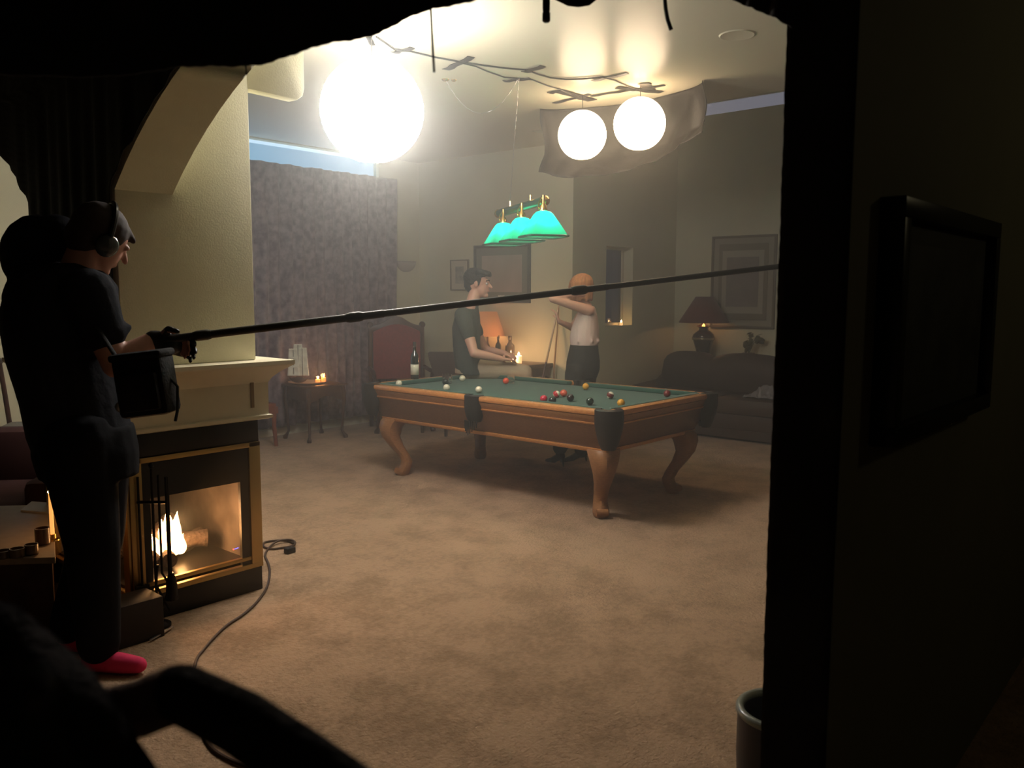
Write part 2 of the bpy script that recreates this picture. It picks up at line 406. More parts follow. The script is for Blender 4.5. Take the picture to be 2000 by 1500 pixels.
def shade(c):
    mb = MB()
    # four sided pyramid glass with rounded shoulder
    def sq(h, w, rr):
        pts = []
        for k in range(32):
            a = k*2*math.pi/32; ca, sa = math.cos(a), math.sin(a); q = (abs(ca)**rr + abs(sa)**rr)**(-1/rr)
            pts.append(c+RZ @ Vector((w*q*ca, w*q*sa, h)))
        return pts
    mb.rings([sq(0,.148,9), sq(.03,.130,9), sq(.10,.090,8), sq(.155,.060,6), sq(.172,.045,4), sq(.178,.025,2)], cap=False)
    mb.build('glass_shade', GSH, root)
    rim = MB(); q = sq(-.004,.150,9); rim.tube(q+[q[0]], .008, 6); rim.build('shade_rim', mat('rim_dark',(.02,.09,.055),.2), root)
    MB().lathe([(.012,.178),(.030,.183),(.026,.21),(.012,.23),(.010,.29)], c, 14).build('brass_fitter', BRASS, root)
    b = MB()
    b.tube([c+RZ@Vector((0,0,.24)), c+RZ@Vector((0,-.04,.27)), c+RZ@Vector((0,-.09,.25)), c+RZ@Vector((0,-.10,.21)), c+RZ@Vector((0,-.08,.20))], .006, 6)
    b.build('scroll_arm', BRASS, root)
    for k in (-1,1):
        MB().ball(c+RZ@Vector((0,k*.034,.085)), .024, (1,1,1.4), 12).build('bulb', mat('lamp_bulb',(1,1,1),.5,emit=(.80,1,.78),es=62), root)
for q in ((983,477),(1019,470),(1061,461)): shade(onz(*q, 1.985))
ch = MB(); hk = onz(870,155,CZ); hk2 = onz(1014,150,CZ); bt = bc0.lerp(bc1,.28)+Vector((0,0,.075))
def chain(mb, P, Q, sag, n):
    for i in range(n):
        s = (i+.5)/n; p = P.lerp(Q, s)-Vector((0,0,sag*4*s*(1-s))); s2 = (i+1.4)/n; q = P.lerp(Q, s2)-Vector((0,0,sag*4*s2*(1-s2))); s1 = (i-.4+.5)/n
        o = P.lerp(Q, max(s1,0))-Vector((0,0,sag*4*s1*(1-s1)))
        mb.tube([o, p+Vector((.005*(-1)**i,.005,0)), q], .0014, 4)
chain(ch, hk, hk2, .26, 26); chain(ch, hk2, bt, .0, 34)
ch.build('chain', STEEL, root)
MB().ball(hk, .03, (1,1,.5), 10).ball(onz(886,156,CZ), .022, (1,1,.6), 10).build('ceiling_hook', BRASS, root)
for p in (bt, bc0.lerp(bc1,.72)+Vector((0,0,.075))): MB().tube([p, p-Vector((0,0,.06))], .009, 6).build('loop', BRASS, root)

# ================================================================ POOL TABLE
TX0, TX1, TY0, TY1 = 4.57, 6.02, 3.10, 5.66
tcx, tcy = (TX0+TX1)/2, (TY0+TY1)/2
pt = thing('pool_table', 'large oak pool table with green felt and curved legs', 'pool table', (tcx,tcy,0))
RW = .125
def frustum(x0,y0,x1,y1,z1, i0, z0):   # outer rect at z1 inset i0 at z0
    mb = MB(); t = [(x0,y0,z1),(x1,y0,z1),(x1,y1,z1),(x0,y1,z1)]; b = [(x0+i0,y0+i0,z0),(x1-i0,y0+i0,z0),(x1-i0,y1-i0,z0),(x0+i0,y1-i0,z0)]
    return mb.hexa(b+t)
frustum(TX0+.03,TY0+.03,TX1-.03,TY1-.03,.70,.09,.505).build('cabinet', OAKD, pt, bevel=.006)
frustum(TX0+.105,TY0+.105,TX1-.105,TY1-.105,.515,.01,.485).build('lower_moulding', OAK, pt, bevel=.006)
frustum(TX0+.008,TY0+.008,TX1-.008,TY1-.008,.757,.022,.705).build('rail_skirt', OAKL, pt, bevel=.004)
frustum(TX0+.020,TY0+.020,TX1-.020,TY1-.020,.706,.006,.692).build('upper_moulding', OAK, pt, bevel=.004)
MB().box((TX0+RW-.03,TY0+RW-.03,.715),(TX1-RW+.03,TY1-RW+.03,.768)).build('cloth_bed', FELT, pt)
g = .085
def rail(a, b):
    # wooden rail with rounded top edge, sloping face beneath
    x0,y0 = a; x1,y1 = b
    MB().box((x0,y0,.758),(x1,y1,.80)).build('rail', OAK, pt, bevel=.014)
rail((TX0,TY0+g),(TX0+RW-.045,tcy-.07)); rail((TX0,tcy+.07),(TX0+RW-.045,TY1-g))
rail((TX1-RW+.045,TY0+g),(TX1,tcy-.07)); rail((TX1-RW+.045,tcy+.07),(TX1,TY1-g))
rail((TX0+g,TY0),(TX1-g,TY0+RW-.045)); rail((TX0+g,TY1-RW+.045),(TX1-g,TY1))
def cushion(pts):
    mb = MB(); b = [(x,y,.77) for x,y in pts]; t = [(x,y,.803) for x,y in pts]; mb.hexa(b+t); mb.build('cushion', FELT, pt, bevel=.006)
e = RW-.047; k = .11
cushion([(TX0+e,TY0+k),(TX0+e+.05,TY0+k+.05),(TX0+e+.05,tcy-.095),(TX0+e,tcy-.075)]); cushion([(TX0+e,tcy+.075),(TX0+e+.05,tcy+.095),(TX0+e+.05,TY1-k-.05),(TX0+e,TY1-k)])
cushion([(TX1-e,TY0+k),(TX1-e-.05,TY0+k+.05),(TX1-e-.05,tcy-.095),(TX1-e,tcy-.075)]); cushion([(TX1-e,tcy+.075),(TX1-e-.05,tcy+.095),(TX1-e-.05,TY1-k-.05),(TX1-e,TY1-k)])
cushion([(TX0+k,TY0+e),(TX1-k,TY0+e),(TX1-k-.05,TY0+e+.05),(TX0+k+.05,TY0+e+.05)]); cushion([(TX0+k,TY1-e),(TX1-k,TY1-e),(TX1-k-.05,TY1-e-.05),(TX0+k+.05,TY1-e-.05)])
def pocket(cx, cy, dx, dy, corner):
    mb = MB(); n = 14; base = math.atan2(dy, dx); R0 = .088 if corner else .075
    rings = []
    span = math.radians(130 if corner else 100)
    for z, ro, ri in (((.808,1.0,.62),(.80,1.12,.60),(.72,1.14,.62),(.65,1.02,.6),(.58,.80,.5),(.53,.55,.3)) if corner else ((.808,1.0,.62),(.80,1.12,.60),(.70,1.12,.62),(.64,.95,.6),(.60,.72,.5))):
        ring = [Vector((cx+R0*ro*math.cos(base+a), cy+R0*ro*math.sin(base+a), z)) for a in [span*(i/n*2-1) for i in range(n+1)]]
        ring += [Vector((cx+R0*ri*math.cos(base+a), cy+R0*ri*math.sin(base+a), z)) for a in [span*(1-i/n*2) for i in range(n+1)]]
        rings.append(ring)
    mb.rings(rings); p = mb.build('leather_pocket', LEATH, pt)
    if corner: return p
    fr = MB()
    for i in range(9):
        a = base + span*.5*(i/4-1); q = Vector((cx+R0*1.0*math.cos(a), cy+R0*1.0*math.sin(a), .61)); fr.tube([q, q+Vector((.006*math.cos(a),.006*math.sin(a),-.05-.015*(4-abs(i-4))))], [.009,.004], 5)
    fr.build('fringe', LEATH, p)
    return p
d = .06
for sx, X in ((-1,TX0),(1,TX1)):
    for sy, Y in ((-1,TY0),(1,TY1)): pocket(X-sx*d, Y-sy*d, sx, sy, True)
    pocket(X-sx*.045, tcy, sx, 0, False)
def leg(sx, sy):
    # cabriole leg in the diagonal plane
    X = (TX0 if sx < 0 else TX1) - sx*.20; Y = (TY0 if sy < 0 else TY1) - sy*.20
    prof = [(.505,.02,.112),(.47,.04,.108),(.42,.055,.096),(.34,.055,.076),(.26,.025,.060),(.18,-.015,.050),(.12,-.035,.048),(.08,-.03,.052),(.045,-.015,.058),(.015,-.01,.054),(0,-.01,.042)]
    u = Vector((sx, sy, 0)).normalized(); v = Vector((-u.y, u.x, 0)); rings = []
    for z, off, r in prof:
        c = Vector((X, Y, z)) + u*(off*1.5-.03)
        ring = []
        for i in range(16):
            a = i*math.pi/8; ca, sa = math.cos(a), math.sin(a); q = (abs(ca)**3.2+abs(sa)**3.2)**(-1/3.2)
            # squarish section turned to the table axes
            w1 = Matrix.Rotation(math.atan2(u.y,u.x)+math.pi/4, 3, 'Z') @ Vector((r*q*ca*.93, r*q*sa*.93, 0)); ring.append(c+w1)
        rings.append(ring)
    l = MB().rings(list(reversed(rings))).build('leg', OAKL, pt)
    s = MB(); c = Vector((X,Y,.045)) + u*(.0)
    s.tube([c-v*.04, c+v*.04], .026, 12); s.build('scroll_toe', OAKL, l)
for sx in (-1,1):
    for sy in (-1,1): leg(sx, sy)
# rail sights
PRL = mat('pearl',(.8,.78,.7),.3)
for i in range(1,8):
    if i == 4: continue
    y = TY0+.14+(TY1-TY0-.28)*i/8
    for X in (TX0+.04, TX1-.04): MB().ball((X,y,.8005), .006, (1,1,.25), 8).build('rail_sight', PRL, pt)
for i in range(1,4):
    for Y in (TY0+.04, TY1-.04): MB().ball((TX0+.14+(TX1-TX0-.28)*i/4, Y, .8005), .006, (1,1,.25), 8).build('rail_sight', PRL, pt)

# balls
def ballmat(name, col, stripe=False):
    m_ = mat('ball_'+name, col, .08, coat=.6)
    if stripe:
        nt = m_.node_tree; b = nt.nodes['Principled BSDF']; tc = nt.nodes.new('ShaderNodeTexCoord'); sp = nt.nodes.new('ShaderNodeSeparateXYZ')
        ab = nt.nodes.new('ShaderNodeMath'); ab.operation = 'ABSOLUTE'; gt = nt.nodes.new('ShaderNodeMath'); gt.operation = 'GREATER_THAN'; gt.inputs[1].default_value = .015
        mx = nt.nodes.new('ShaderNodeMix'); mx.data_type = 'RGBA'; mx.inputs['A'].default_value = (*col,1); mx.inputs['B'].default_value = (.82,.76,.58,1)
        nt.links.new(tc.outputs['Object'], sp.inputs[0]); nt.links.new(sp.outputs['Z'], ab.inputs[0]); nt.links.new(ab.outputs[0], gt.inputs[0]); nt.links.new(gt.outputs[0], mx.inputs['Factor']); nt.links.new(mx.outputs['Result'], b.inputs['Base Color'])
    return m_
IV = (.80,.74,.56)
BALLS = [((779,749),IV,0,'ivory','ivory ball by the left end rail beside the wine bottle'),
 ((872,757),IV,0,'ivory','ivory ball in front of the dark ball near the left drinking glasses'),
 ((903,739),IV,0,'ivory','plain ivory ball on felt just in front of the sitting man'),
 ((935,761),IV,0,'ivory','ivory ball lying behind the near middle pocket'),
 ((870,746),(.02,.03,.025),0,'dark','dark ball between the left glass and an ivory ball'),
 ((988,744),(.80,.09,.04),0,'vermilion','bright orange red ball in front of the far glass'),
 ((1062,779),(.60,.015,.05),0,'crimson','crimson ball at left end of the cluster by the near rail'),
 ((1079,782),(.012,.012,.014),0,'black','black ball touching the crimson ball in the cluster'),
 ((1087,770),(.62,.03,.04),1,'red_stripe','red striped ball at the back left of the cluster'),
 ((1101,768),(.75,.12,.07),0,'salmon','orange red ball at the back right of the cluster'),
 ((1114,777),(.02,.01,.012),0,'plum','blackish ball at the right end of the cluster'),
 ((1144,755),(.80,.38,.04),0,'amber','amber ball below the far middle pocket'),
 ((1152,784),(.012,.035,.022),0,'bottle_green','dark green ball alone right of the cluster'),
 ((1192,772),(.20,.03,.03),1,'maroon_stripe','maroon and ivory striped ball'),
 ((1213,787),(.80,.38,.08),0,'amber','amber ball nearest the front corner pocket'),
 ((1303,769),(.20,.02,.02),0,'maroon','solid maroon ball by the far right rail')]
BR = .0286
for (px,py),col,st,nm,lab in BALLS:
    q = onz(px, py, .768+BR); q.y = min(q.y, TY1-RW-BR-.008)
    b = MB().ball((0,0,0), BR, n=24); o = b.build('billiard_ball', ballmat(nm, col, st)); o.location = Vector((q.x,q.y,.7685+BR))
    for v in o.data.vertices: v.co.z -= BR
    o.rotation_euler = ((.9,.5,0) if nm == 'red_stripe' else (.35,.25,0)) if st else (0,0,0)
    tag(o, lab, 'billiard ball', 'billiard balls on the green felt')

def bottle(name, label, base, h, r, m_, lab_m=None, cat='bottle', group=None):
    root = thing(name, label, cat, base, 0, group); b = Vector(base)
    MB().lathe([(r*.6,0.0),(r*.95,.003),(r,.012),(r,h*.58),(r*.9,h*.66),(r*.45,h*.74),(r*.36,h*.80),(r*.36,h*.97),(r*.42,h*.975),(r*.42,h),(r*.3,h)], b, 20).build('glass_body', m_, root)
    if lab_m: MB().lathe([(r*1.012,h*.12),(r*1.012,h*.40)], b, 20, cap=False).build('paper_label', lab_m, root, solid=.0008)
    MB().lathe([(r*.39,h*.86),(r*.43,h*.87),(r*.43,h*1.005),(r*.2,h*1.01)], b, 14).build('foil_cap', mat('foil',(.10,.08,.06),.3,metal=.6), root)
    return root
DG = mat('dark_bottle_glass', (.012,.014,.008), .05, coat=1)
q = onz(782,737,.80); bottle('wine_bottle', 'dark wine bottle with cream label on the left end rail', (q.x-.02, TY1-.045, .801), .335, .037, DG, mat('cream_paper',(.72,.68,.52),.7))
def tumbler(label, base, r=.036, h=.085):
    root = thing('drinking_glass', label, 'glass', base); b = Vector(base)
    MB().lathe([(r*.3,0),(r*.84,0),(r*.9,.004),(r,h),(r*.95,h),(r*.84,.014),(r*.3,.012)], b, 20).build('glass_wall', GLASS, root)
    MB().lathe([(r*.3,.014),(r*.82,.016),(r*.86,.03),(r*.3,.03)], b, 16).build('drink', mat('water',(.5,.6,.55),.1,trans=.6), root)
q = onz(868,752,.768); tumbler('clear short glass standing on felt near the left end', (q.x+.1, q.y+.05, .7688))
q = onz(861,741,.80); tumbler('clear short glass further back beside the left end glass', (q.x+.08, min(q.y+.02,5.50), .7688), .034, .08)
q = onz(989,752,.768); tumbler('clear short glass standing behind the orange red ball', (q.x+.13, q.y+.06, .7688), .036, .08)

# ================================================================ CURTAIN
def curt(s, t):
    x = 4.25 + 2.66*s; z = 2.94 - (2.82)*t
    a = .036*math.sin(s*2*math.pi*19+2.2*math.sin(s*9)+.5*math.sin(t*4+s*12)) + .016*math.sin(s*67+1.6*math.sin(t*5)) + .012*math.sin(t*5+s*30)
    a *= .5+.5*min(1, t*3)
    return (x, 7.86+a, z+ .004*math.sin(s*2*math.pi*7.5)*(1-t))
CUR = mat('floral_curtain', (.29,.24,.25), .95, col2=(.12,.08,.095), nscale=15, stretch=(1,1,.9), spec=.1, sheen=.2)
ct = MB().grid(curt, 340, 12).build('curtain', CUR, solid=.004)
cr = thing('curtain', 'floor length mauve floral curtain pleated across the window', 'curtain', (5.6,7.86,.12))
ct.name = 'curtain_cloth'; ct.parent = cr; ct.location = ct.location - cr.location
MB().tube([(4.1,7.93,2.92),(6.93,7.93,2.92)], .012, 8).build('curtain_rod', BLACK, cr)
# wall sconce
q = Vector((7.16,8.0,1.97)); sc = []
root = thing('wall_sconce', 'small unlit half round plaster wall sconce right of the curtain', 'sconce', (q.x,8.0,q.z-.12))
mb = MB(); rings = []
for i in range(10):
    a = math.pi/2*i/9; r = .15*math.sin(a)+.004
    rings.append([Vector((q.x+r*math.cos(b), 8.0-.6*r*math.sin(b), q.z+.0-.13*math.cos(a))) for b in [math.pi*k/16 for k in range(17)]])
mb.rings(rings, close=False, cap=False); mb.build('bowl', mat('sconce_plaster',(.42,.36,.28),.7), root, solid=.008)
MB().box((q.x-.04,7.985,q.z-.08),(q.x+.04,8.0,q.z-.02)).build('backplate', BRASS, root)

# ================================================================ PICTURES
def picture(label, plane, a, b, z0, z1, fw, fm, mw, mm, im, depth=.03, extra=None, cat='picture'):
    # plane 'x': hangs on plane x=c facing -x, spans y a..b ; plane 'y' faces -y
    ax, c = plane
    def B(p0, p1, q0, q1, d0, d1):
        return ((c-d1, p0, q0), (c-d0, p1, q1)) if ax == 'x' else ((p0, c-d1, q0), (p1, c-d0, q1))
    loc = (c, (a+b)/2, z0) if ax == 'x' else ((a+b)/2, c, z0)
    root = thing('framed_picture', label, cat, loc)
    f = MB(); 
    for (p0,p1,q0,q1) in ((a,b,z0,z0+fw),(a,b,z1-fw,z1),(a,a+fw,z0+fw,z1-fw),(b-fw,b,z0+fw,z1-fw)): f.box(*B(p0,p1,q0,q1,0,depth))
    f.build('frame', fm, root, bevel=.003)
    MB().box(*B(a+fw,b-fw,z0+fw,z1-fw,.002,depth*.5)).build('mat_board', mm, root)
    MB().box(*B(a+fw+mw,b-fw-mw,z0+fw+mw,z1-fw-mw,depth*.5,depth*.5+.002)).build('print', im, root)
    if extra: extra(root, B)
    return root
pA, pB = onx(928,470,7.4), onx(1037,592,7.4)
def plaque(root, B):
    ym = (pA.y+pB.y)/2
    MB().box(*B(ym-.05,ym+.05,pB.z+.06,pB.z+.085,.015,.019)).build('plaque', mat('plaque_white',(.75,.72,.62),.5), root)
picture('large dark matted picture with pale pink print on the back wall', ('x',7.4), pB.y, pA.y, pB.z, 2.14, .035, mat('frame_dark',(.06,.06,.05),.4), .09, mat('mat_olive',(.16,.16,.12),.8),
    mat('pink_print',(.42,.33,.27),.7,col2=(.30,.25,.20),nscale=3,stretch=(1,1,.4)), extra=plaque)
pA, pB = onx(882,503,7.4), onx(917,567,7.4)
picture('small thin framed picture with wide cream mat behind the man', ('x',7.4), pB.y, pA.y, pB.z, 1.98, .012, mat('frame_bronze',(.16,.12,.06),.4,metal=.4), .07, mat('mat_cream',(.55,.50,.38),.8),
    mat('grey_sketch',(.20,.20,.17),.8,col2=(.42,.40,.32),nscale=14))
pA, pB = onx(1393,463,9.6), onx(1513,640,9.6)
picture('tall double matted picture on the wall above the sofa', ('x',9.6), pB.y, pA.y, 1.16, 2.28, .03, mat('frame_bronze2',(.13,.10,.06),.4), .16, mat('mat_taupe',(.34,.31,.24),.8),
    mat('grey_print',(.17,.14,.13),.7,col2=(.24,.20,.18),nscale=5))
r3 = D.objects[[o.name for o in D.objects if o.get('label','').startswith('tall double')][0]]
MB().box((9.578,pB.y+.10,1.26),(9.583,pA.y-.10,2.18)).build('outer_mat', mat('mat_dark',(.20,.17,.12),.8), r3)
MB().box((9.572,pB.y+.15,1.34),(9.577,pA.y-.15,2.10)).build('inner_mat', mat('mat_light',(.42,.38,.30),.8), r3)
MB().box((9.567,pB.y+.21,1.42),(9.571,pA.y-.21,2.02)).build('photo_print', mat('grey_print',(.17,.14,.13)), r3)
# dark picture on the corridor side
picture('dark framed picture hanging on the unlit corridor wall', ('y',.616), 1.93, 2.86, 1.235, 1.785, .045, mat('frame_black',(.01,.01,.01),.3), .05, mat('mat_dim',(.05,.05,.045),.7),
    mat('dim_print',(.07,.07,.065),.6,col2=(.03,.03,.035),nscale=7), depth=.055)

# ================================================================ FIREPLACE
fp = thing('fireplace', 'glass sided gas fireplace with gold trim under the white mantel', 'fireplace', (2.065,4.33,0))
X0, X1, Y0, Y1 = 1.72, 2.41, 3.852, 4.82
BK = mat('fireplace_black', (.018,.016,.014), .35)
MB().box((X0,Y0,0),(X1,Y1,.13)).build('base', BK, fp, bevel=.004)
MB().box((X0,Y0,.80),(X1,Y1,.92)).build('hood', BK, fp, bevel=.004)
# mantel body and flared shelf
def mant(z, o): return [(X0-o,Y0-o,z),(X1+o,Y0-o,z),(X1+o,Y1+o,z),(X0-o,Y1+o,z)]
MB().rings([mant(.918,.035),mant(.925,.055),mant(.94,.055),mant(.945,.04),mant(1.11,.04),mant(1.135,.055),mant(1.17,.09),mant(1.20,.135),mant(1.207,.14),mant(1.226,.14)]).build('mantel', WHITE, fp, angle=20)
MB().box((2.345,Y0-.048,.985),(2.362,Y0-.04,1.115)).build('mantel_slot', mat('slot',(.25,.17,.08),.6), fp)
# gold frame on the face y=Y0 and on the near side x=X0
f = MB()
f.box((X1-.065,Y0-.012,.13),(X1,Y0+.03,.80)).box((X0,Y0-.012,.13),(X0+.06,Y0+.03,.80)).box((X0,Y0-.012,.775),(X1,Y0+.02,.80)).box((X0,Y0-.014,.13),(X1,Y0+.02,.155)).box((X0+.05,Y0-.006,.175),(X1-.06,Y0+.02,.195))
f.box((X0-.012,Y0,.13),(X0+.03,Y0+.06,.80)).box((X0-.012,Y1-.06,.13),(X0+.03,Y1,.80)).box((X0-.012,Y0,.775),(X0+.02,Y1,.80)).box((X0-.012,Y0,.13),(X0+.02,Y1,.155))
f.build('gold_frame', GOLD, fp, bevel=.003)
f = MB().box((X1-.115,Y0,.155),(X1-.065,Y0+.02,.775)).box((X0+.06,Y0,.60),(X1-.115,Y0+.02,.775)).box((X0+.06,Y0,.155),(X0+.10,Y0+.02,.60))
f.box((X0,Y0+.06,.60),(X0+.02,Y1-.06,.775))
f.build('inner_frame', BK, fp)
MB().box((X0+.10,Y0+.012,.19),(X1-.115,Y0+.016,.60)).build('glass_front', thin_glass('fire_glass',(.92,.86,.78),.05), fp)
MB().box((X0+.012,Y0+.06,.155),(X0+.016,Y1-.06,.60)).build('glass_side', D.materials['fire_glass'], fp)
FB = mat('firebox_tan', (.17,.14,.12), .5, noise=.6, nscale=5)
MB().box((X1-.05,Y0+.02,.13),(X1,Y1,.80)).box((X0+.02,Y1-.04,.13),(X1,Y1,.80)).build('firebox_wall', FB, fp)
MB().box((X0+.02,Y0+.03,.13),(X1-.05,Y1-.04,.165)).build('firebox_floor', BK, fp)
LOGM = mat('charred_log', (.10,.07,.055), .9, noise=.6, nscale=20, bump=1, bscale=50)
for a, b, r in (((1.86,4.10,.215),(2.30,4.30,.225),.05),((1.84,4.36,.22),(2.28,4.18,.25),.045),((1.95,4.15,.30),(2.18,4.40,.33),.038),((2.0,4.05,.21),(2.12,4.5,.22),.04)):
    A, B = Vector(a), Vector(b); MB().tube([A.lerp(B,i/8)+Vector((0,0,.006*math.sin(i*2.2))) for i in range(9)], [r*(1+.12*math.sin(i*3.3)) for i in range(9)], 12).build('log', LOGM, fp)
def flame(c, h, r, lean=(0,0)):
    prof = [(0,0),(.08,.75),(.2,1),(.4,.95),(.6,.7),(.8,.35),(.93,.12),(1,.01)]; rings = []
    for s, k in prof:
        rings.append([Vector((c[0]+lean[0]*s*s+r*max(k,.02)*math.cos(a)*(1+.15*math.sin(3*a+5*s)), c[1]+lean[1]*s*s+r*max(k,.02)*math.sin(a), c[2]+h*s)) for a in [i*math.pi/6 for i in range(12)]])
    return rings
fl = MB()
q1 = ony(333,1080,4.12); q2 = ony(312,1070,4.14)
random.seed(11)
for dx_, dy_, h, r in ((0,0,.25,.045),(.035,.02,.22,.038),(-.02,.03,.19,.036),(.06,.03,.14,.030),(.02,-.02,.16,.040),(-.055,0,.12,.032),(-.075,.01,.155,.030),(.045,-.02,.10,.032),(.085,.05,.08,.018)):
    fl.rings(flame((q1.x+dx_, 4.13+dy_, q1.z-.015), h, r, (random.uniform(-.03,.03), random.uniform(-.02,.02))))
fl.build('flames', mat('fire', (1,.5,.15), .5, emit=(1,.58,.24), es=22), fp)
fl = MB(); q3 = ony(448,986,4.35); fl.rings(flame((q3.x,4.35,q3.z-.02),.05,.022,(.05,0))); fl.build('flame_glint', mat('fire_glint',(1,.5,.15),.5,emit=(1,.45,.15),es=6), fp)  # orange reflection in the glass, built as a small glowing flame
q = ony(456,1073,4.0); MB().ball(q, .004, n=8).build('red_glint', mat('led_red',(1,0,0),.5,emit=(1,.06,.05),es=6), fp)  # red light mirrored in the glass, added as a glowing bead
MB().tube([q+Vector((.008,0,0)), q+Vector((.04,.0,.003))], .0025, 6).build('blue_glint', mat('led_blue',(0,0,1),.5,emit=(.12,.12,1),es=4), fp)  # mirrored blue line, added as a glowing bar
lamp('fire_light', (q1.x+.02,4.10,.40), 7, (1,.58,.30), .06, fp)

# fireplace tool stand
q = onz(318,1150,.0); tx, ty = 1.795, 3.775
IRON = mat('wrought_iron', (.02,.018,.016), .4, metal=.6)
root = thing('fireplace_tools', 'black iron fireplace tool set standing before the glass', 'fireplace tools', (tx,ty,0))
MB().lathe([(.06,0),(.06,.012),(.03,.02),(.012,.04)], (tx,ty,0), 20).build('base', IRON, root)
MB().tube([(tx,ty,.03),(tx,ty,.76)], .0065, 8).ball((tx,ty,.775), .013, n=12).build('pole', IRON, root)
dx = Vector((R_.x, R_.y, 0)).normalized(); cc = Vector((tx,ty,.60))
MB().tube([cc-dx*.07, cc+dx*.07], .008, 8).tube([cc-Vector((.05,-.05,0)), cc+Vector((.05,-.05,0))], .007, 8).build('hook_bar', IRON, root)
pk = cc+dx*.065
MB().tube([pk+Vector((0,0,.12)), pk-Vector((0,0,.42))], [.007]*2, 8).tube([pk-Vector((0,0,.42)), pk-Vector((0,0,.46))+dx*.03], .006, 6).build('poker', IRON, root)
pk = cc+dx*.03
MB().tube([pk+Vector((0,0,.13)), pk-Vector((0,0,.34)), pk-Vector((0,0,.40))+dx*.035, pk-Vector((0,0,.52))-dx*.01], .006, 8).tube([pk-Vector((0,0,.30))-dx*.02, pk-Vector((0,0,.40))-dx*.03, pk-Vector((0,0,.52))+dx*.03], .006, 8).build('tongs', IRON, root)
pk = cc-dx*.065
MB().tube([pk+Vector((0,0,.12)), pk-Vector((0,0,.40))], .006, 8).box(pk-Vector((.03,.01,.5)), pk+Vector((.03,.01,-.40))).build('shovel', IRON, root)
pk = cc+Vector((.05,-.05,0))
MB().tube([pk+Vector((0,0,.12)), pk-Vector((0,0,.34))], .006, 8).lathe([(.012,-.34),(.024,-.38),(.028,-.47)], pk, 12).build('brush', IRON, root)
# low dark box on the carpet
q = onz(322,1242,0)
tag(MB().box((q.x-.30,q.y,0),(q.x,q.y+.17,.19)).build('wooden_crate', mat('dark_crate',(.03,.022,.018),.7), bevel=.004), 'low dark wooden box on carpet at the fireplace foot', 'box')
q1, q2 = onz(294,1250,.012), onz(337,1224,.012)
tag(MB().tube([q1,q2], .007, 6, flat=.6).build('metal_strip', STEEL), 'thin shiny metal strip on carpet beside the dark box', 'strip')

# extension cord
pts = [(575,1062),(560,1056),(535,1056),(516,1060),(516,1068),(530,1072),(550,1070),(572,1066),(576,1058),(562,1054),(540,1058),(524,1072),(518,1085),(524,1100),(527,1118),(522,1145),(505,1172),(478,1198),(445,1220),(420,1243),(398,1268),(383,1290),(378,1330),(380,1370),(388,1405),(398,1435),(415,1462),(445,1482),(480,1496),(520,1508),(580,1530)]
rc = thing('extension_cord', 'dark extension cord coiled at the fireplace and snaking across the carpet', 'cord', onz(445,1220,0))
P = [onz(*p, .008+(.012 if i in (7,8,9,10) else 0)) for i, p in enumerate(pts)]
sm = []
for i in range(len(P)-1):
    a, b, c_, d_ = P[max(i-1,0)], P[i], P[i+1], P[min(i+2,len(P)-1)]
    for k in range(6):
        t = k/6; sm.append(.5*((2*b)+(c_-a)*t+(2*a-5*b+4*c_-d_)*t*t+(3*b-a-3*c_+d_)*t**3))
sm.append(P[-1])
for v in sm: v.z = max(v.z, .007)
MB().tube(sm, .0065, 8).build('cable', mat('brown_rubber',(.06,.03,.018),.5), rc)
q = onz(566,1080,0.0); MB().box((q.x-.03,q.y-.022,.0),(q.x+.03,q.y+.022,.035)).build('plug', BLACK, rc, bevel=.006)

# ================================================================ SIDE TABLE, SHIP, CANDLES
def cab_leg(mb, x, y, h, ox, oy, r=.022):
    pr = [(h,0,1.35),(h-.08,.012,1.3),(h*.7,.015,1.0),(h*.4,.0,.75),(h*.15,-.004,.62),(.05,.008,.7),(.02,.022,1.2),(0,.024,1.1)]
    mb.tube([Vector((x+ox*o, y+oy*o, z)) for z, o, k in pr], [r*k for _,_,k in pr], 8)
sx0, sx1, sy0, sy1, sz = 5.18, 5.66, 7.32, 7.76, .60
st = thing('side_table', 'dark wooden side table with curved legs in front of curtain', 'side table', ((sx0+sx1)/2,(sy0+sy1)/2,0))
MB().box((sx0-.02,sy0-.02,sz-.022),(sx1+.02,sy1+.02,sz)).build('table_top', DWOOD, st, bevel=.006)
ap = MB()
n = 16; xs = [sx0+.02+(sx1-sx0-.04)*i/n for i in range(n+1)]
ap.prism([(x, sz-.15-.03*math.cos(2*math.pi*(i/n))) for i, x in enumerate(xs)]+[(xs[-1],sz-.022),(xs[0],sz-.022)], 1, sy0+.01, sy0+.03)
ap.box((sx0+.01,sy0+.01,sz-.16),(sx0+.03,sy1-.01,sz-.022)).box((sx1-.03,sy0+.01,sz-.16),(sx1-.01,sy1-.01,sz-.022)).box((sx0+.01,sy1-.03,sz-.16),(sx1-.01,sy1-.01,sz-.022))
ap.build('apron', DWOOD, st)
for x, ox in ((sx0+.025,-1),(sx1-.025,1)):
    for y, oy in ((sy0+.025,-1),(sy1-.025,1)):
        mb = MB(); cab_leg(mb, x, y, sz-.03, ox, oy); mb.build('leg', DWOOD, st)
q = onz(592,746,sz); plq = Vector((5.42,7.50,sz))
plq = Vector((sx0+.17, sy0+.25, sz))
tag(MB().lathe([(.10,.001),(.15,.002),(.20,.016),(.205,.022),(.20,.020),(.15,.008),(.10,.006)], plq, 32).build('tray', mat('pewter',(.55,.50,.42),.3,metal=.4)), 'round shallow metal tray on the dark side table', 'tray')
ship = thing('model_ship', 'model sailing ship with white sails on the side table', 'model ship', (sx0+.06, sy0+.25, sz+.022))
b = Vector((sx0+.06, sy0+.25, sz+.022)); hx = dx
